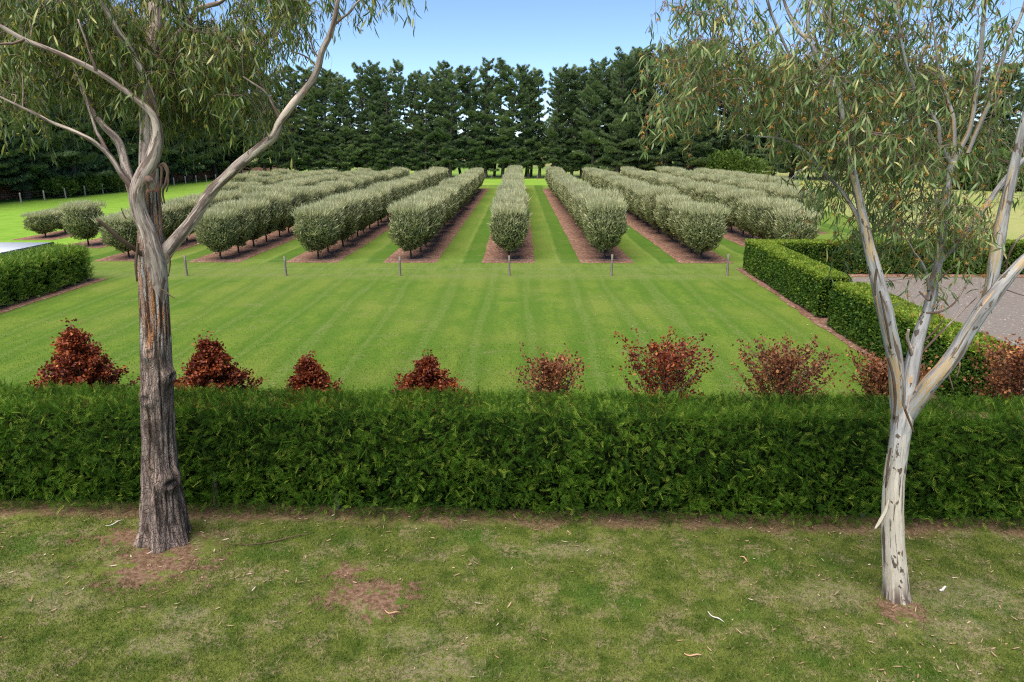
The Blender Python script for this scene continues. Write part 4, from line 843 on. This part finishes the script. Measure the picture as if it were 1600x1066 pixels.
# --- pale gum
YR = 8.15; gr = thing('pale_gum_tree', 'smaller pale gum tree with a smooth cream trunk splitting into three stems', 'tree', (float(PX(1400, 940, YR)[0]), YR, 0))
SR = []
limb(gr, [(1403, 962, 58), (1402, 948, 52), (1400, 930, 46), (1399, 900, 42), (1396, 850, 38), (1395, 800, 35.5), (1397, 750, 34), (1401, 720, 33), (1405, 690, 33), (1409, 660, 36), (1415, 625, 34), (1421, 595, 27), (1428, 560, 24), (1436, 525, 21), (1447, 492, 18), (1456, 462, 17), (1463, 425, 15), (1471, 380, 15), (1477, 330, 14), (1481, 285, 13), (1487, 252, 13)], YR, [0, 0, 0, .1, .25, .3], MT['trunkR'], 40, .07, name='trunk', skel=SR, sub=6)
limb(gr, [(1407, 672, 20), (1404, 640, 25), (1402, 600, 27), (1398, 560, 26), (1390, 520, 26), (1382, 482, 27), (1373, 445, 24), (1364, 408, 21), (1357, 380, 18), (1350, 345, 15), (1340, 300, 13), (1328, 250, 12), (1318, 200, 11), (1311, 150, 10.5), (1297, 125, 10), (1285, 108, 10), (1277, 90, 8), (1270, 72, 7), (1258, 58, 7), (1245, 45, 6.5), (1235, 25, 6), (1226, 4, 5), (1215, -40, 4)], YR-.08, [.14, 0, .1, .3, .6, .8], MT['limbR'], 22, .10, skel=SR)
limb(gr, [(1408, 668, 22), (1424, 640, 27), (1440, 618, 29), (1455, 597, 28), (1475, 575, 27), (1495, 548, 26), (1512, 520, 25), (1530, 492, 24), (1548, 468, 25), (1566, 445, 22), (1585, 423, 20), (1606, 402, 18), (1650, 370, 16), (1720, 320, 12), (1790, 250, 8)], YR-.1, [.16, -.1, -.2, -.2, -.1], MT['limbR'], 22, .12, skel=SR)
limb(gr, [(1538, 470, 12), (1549, 440, 18), (1555, 405, 22), (1561, 370, 21), (1568, 335, 19), (1577, 295, 17), (1587, 250, 15), (1597, 205, 13), (1612, 140, 10), (1625, 60, 8), (1630, -20, 6)], YR-.2, [0, .1, .3], MT['limbR'], 14, .12, skel=SR)
limb(gr, [(1362, 400, 8), (1350, 368, 9), (1338, 335, 8), (1318, 302, 7), (1300, 282, 6.5), (1285, 266, 6), (1262, 240, 5.5), (1237, 224, 5), (1215, 216, 4), (1188, 213, 2.5)], YR, [0, .45, .7], MT['limbR'], 10, .12, skel=SR)
limb(gr, [(1288, 268, 4), (1270, 262, 3), (1250, 266, 2.5), (1236, 280, 2)], YR+.6, [0, -.2], MT['limbR'], 6, .12, skel=SR)
limb(gr, [(1287, 110, 7), (1274, 85, 7), (1266, 60, 6), (1262, 30, 5.5), (1268, 0, 5), (1272, -40, 4)], YR+.5, [0, .1], MT['limbR'], 9, .1, skel=SR)
limb(gr, [(1284, 106, 7), (1292, 70, 6.5), (1296, 30, 6), (1300, -10, 5), (1302, -60, 4)], YR+.5, [0, -.1], MT['limbR'], 9, .1, skel=SR)
limb(gr, [(1240, 100, 4), (1222, 60, 5), (1207, 25, 5), (1196, -10, 5)], YR+.6, [0, -.1], MT['limbR'], 7, .1, skel=SR)
limb(gr, [(1487, 258, 10), (1476, 240, 9), (1468, 222, 8), (1466, 198, 8), (1455, 180, 7.5), (1442, 165, 7), (1432, 148, 6.5), (1424, 125, 6), (1416, 100, 5), (1408, 60, 4), (1404, 10, 3)], YR+.3, [0, -.1, -.2], MT['limbR'], 10, .1, skel=SR)
limb(gr, [(1489, 256, 8), (1491, 225, 8), (1490, 188, 7.5), (1484, 165, 7), (1477, 145, 7), (1471, 122, 6), (1466, 100, 5.5), (1460, 50, 4), (1452, 0, 3)], YR+.3, [0, .2, .3], MT['limbR'], 10, .1, skel=SR)
limb(gr, [(1490, 256, 9), (1503, 228, 9), (1515, 203, 8.5), (1522, 165, 8.5), (1527, 127, 8), (1532, 90, 8), (1535, 54, 7.5), (1539, 0, 7), (1544, -60, 5)], YR+.3, [0, .0, .1], MT['limbR'], 10, .1, skel=SR)
limb(gr, [(1512, 240, 7), (1522, 215, 8), (1535, 185, 8), (1548, 155, 8), (1560, 115, 7.5), (1571, 80, 7), (1585, 48, 6), (1597, 20, 5.5), (1610, -30, 4)], YR+.35, [0, .2, .3], MT['limbR'], 10, .1, skel=SR)
limb(gr, [(1472, 408, 7), (1498, 377, 9), (1518, 350, 10), (1538, 326, 10), (1556, 300, 9.5), (1573, 278, 9), (1602, 248, 8), (1640, 215, 6)], YR+.25, [0, .0, .2], MT['limbR'], 10, .1, skel=SR)
limb(gr, [(1452, 452, 7), (1449, 430, 5), (1440, 410, 4), (1430, 396, 3)], YR+.2, [0, -.2], MT['limbR'], 6, .1, skel=SR, name='twig')
for pts in [[(1447, 489, 4), (1470, 487, 4), (1492, 473, 3.5), (1508, 448, 3), (1518, 436, 2)], [(1440, 552, 4), (1462, 528, 4), (1490, 500, 3.5), (1512, 478, 3), (1527, 464, 2.2)], [(1443, 535, 3.5), (1462, 516, 3), (1478, 496, 2)], [(1436, 455, 3), (1452, 470, 3.5), (1456, 458, 3)], [(1416, 600, 5), (1426, 572, 6), (1424, 548, 8), (1418, 530, 6), (1420, 515, 4)], [(1480, 573, 4), (1484, 590, 3), (1490, 610, 2)], [(1496, 556, 4), (1500, 570, 3), (1495, 590, 2)], [(1508, 548, 5), (1502, 560, 4)], [(1571, 430, 3), (1576, 400, 3.5), (1590, 375, 4), (1604, 365, 4)], [(1548, 440, 3), (1543, 460, 2.5), (1550, 490, 1.5)], [(1570, 452, 2), (1600, 462, 1.6), (1640, 470, 1.2)], [(1466, 440, 4), (1480, 425, 3), (1498, 412, 2)]]:
    limb(gr, pts, YR-.02, [.15, 0], MT['limbL'], 6, .2, name='dead_twig')
for pts in [[(1389, 780, 4), (1384, 798, 7), (1375, 815, 7), (1367, 827, 3)], [(1414, 640, 4), (1424, 665, 4), (1428, 676, 2)], [(1370, 420, 4), (1367, 445, 5), (1368, 462, 2)], [(1388, 560, 4), (1396, 590, 5), (1399, 625, 5), (1397, 655, 4)], [(1392, 700, 3), (1387, 730, 4), (1384, 762, 3)], [(1375, 455, 3), (1384, 500, 4), (1392, 545, 3)]]:
    limb(gr, pts, YR-.22, [0, 0], MT['stick'] if pts[0][0] != 1389 else MT['limbR'], 6, .3, name='hanging_bark')
ER = [(1115, 25, 38, 45, 8), (1100, 85, 36, 40, 8), (1085, 135, 38, 35, 8), (1070, 185, 34, 32, 7), (1130, 140, 45, 40, 8), (1165, 185, 50, 35, 9), (1175, 45, 30, 35, 2), (1225, 110, 45, 42, 8), (1225, 180, 50, 45, 11), (1290, 170, 45, 45, 10), (1300, 55, 42, 50, 8), (1360, 35, 42, 50, 11), (1370, 110, 45, 40, 10), (1390, 180, 50, 45, 12), (1340, 240, 60, 35, 13), (1275, 245, 42, 35, 7), (1400, 295, 60, 45, 15), (1320, 325, 45, 32, 8), (1430, 355, 48, 38, 12), (1500, 375, 38, 34, 8), (1365, 380, 40, 25, 5), (1475, 45, 45, 45, 5), (1555, 45, 40, 45, 4), (1555, 195, 35, 35, 4), (1520, 255, 42, 35, 5), (1450, 240, 40, 38, 7), (1590, 310, 30, 35, 4), (1440, 135, 35, 40, 6), (1580, 120, 35, 35, 4), (1150, -5, 40, 15, 3), (1420, -15, 60, 20, 4), (1330, 395, 20, 15, 2), (1440, 470, 8, 8, 1), (1500, 140, 30, 40, 3)]
ABR = [(-1.5+5*((i*37) % 17)/17., -1.2+2.8*((i*53) % 13)/13., 7.4+1.6*((i*29) % 11)/11.) for i in range(18)]
foliage(gr, ER, YR+.85, 1.05, SR, [MT['gumleafR'], MT['bud']], MT['twigL'], .165, 10, 10, 602, 6, ABR, .55, .60)
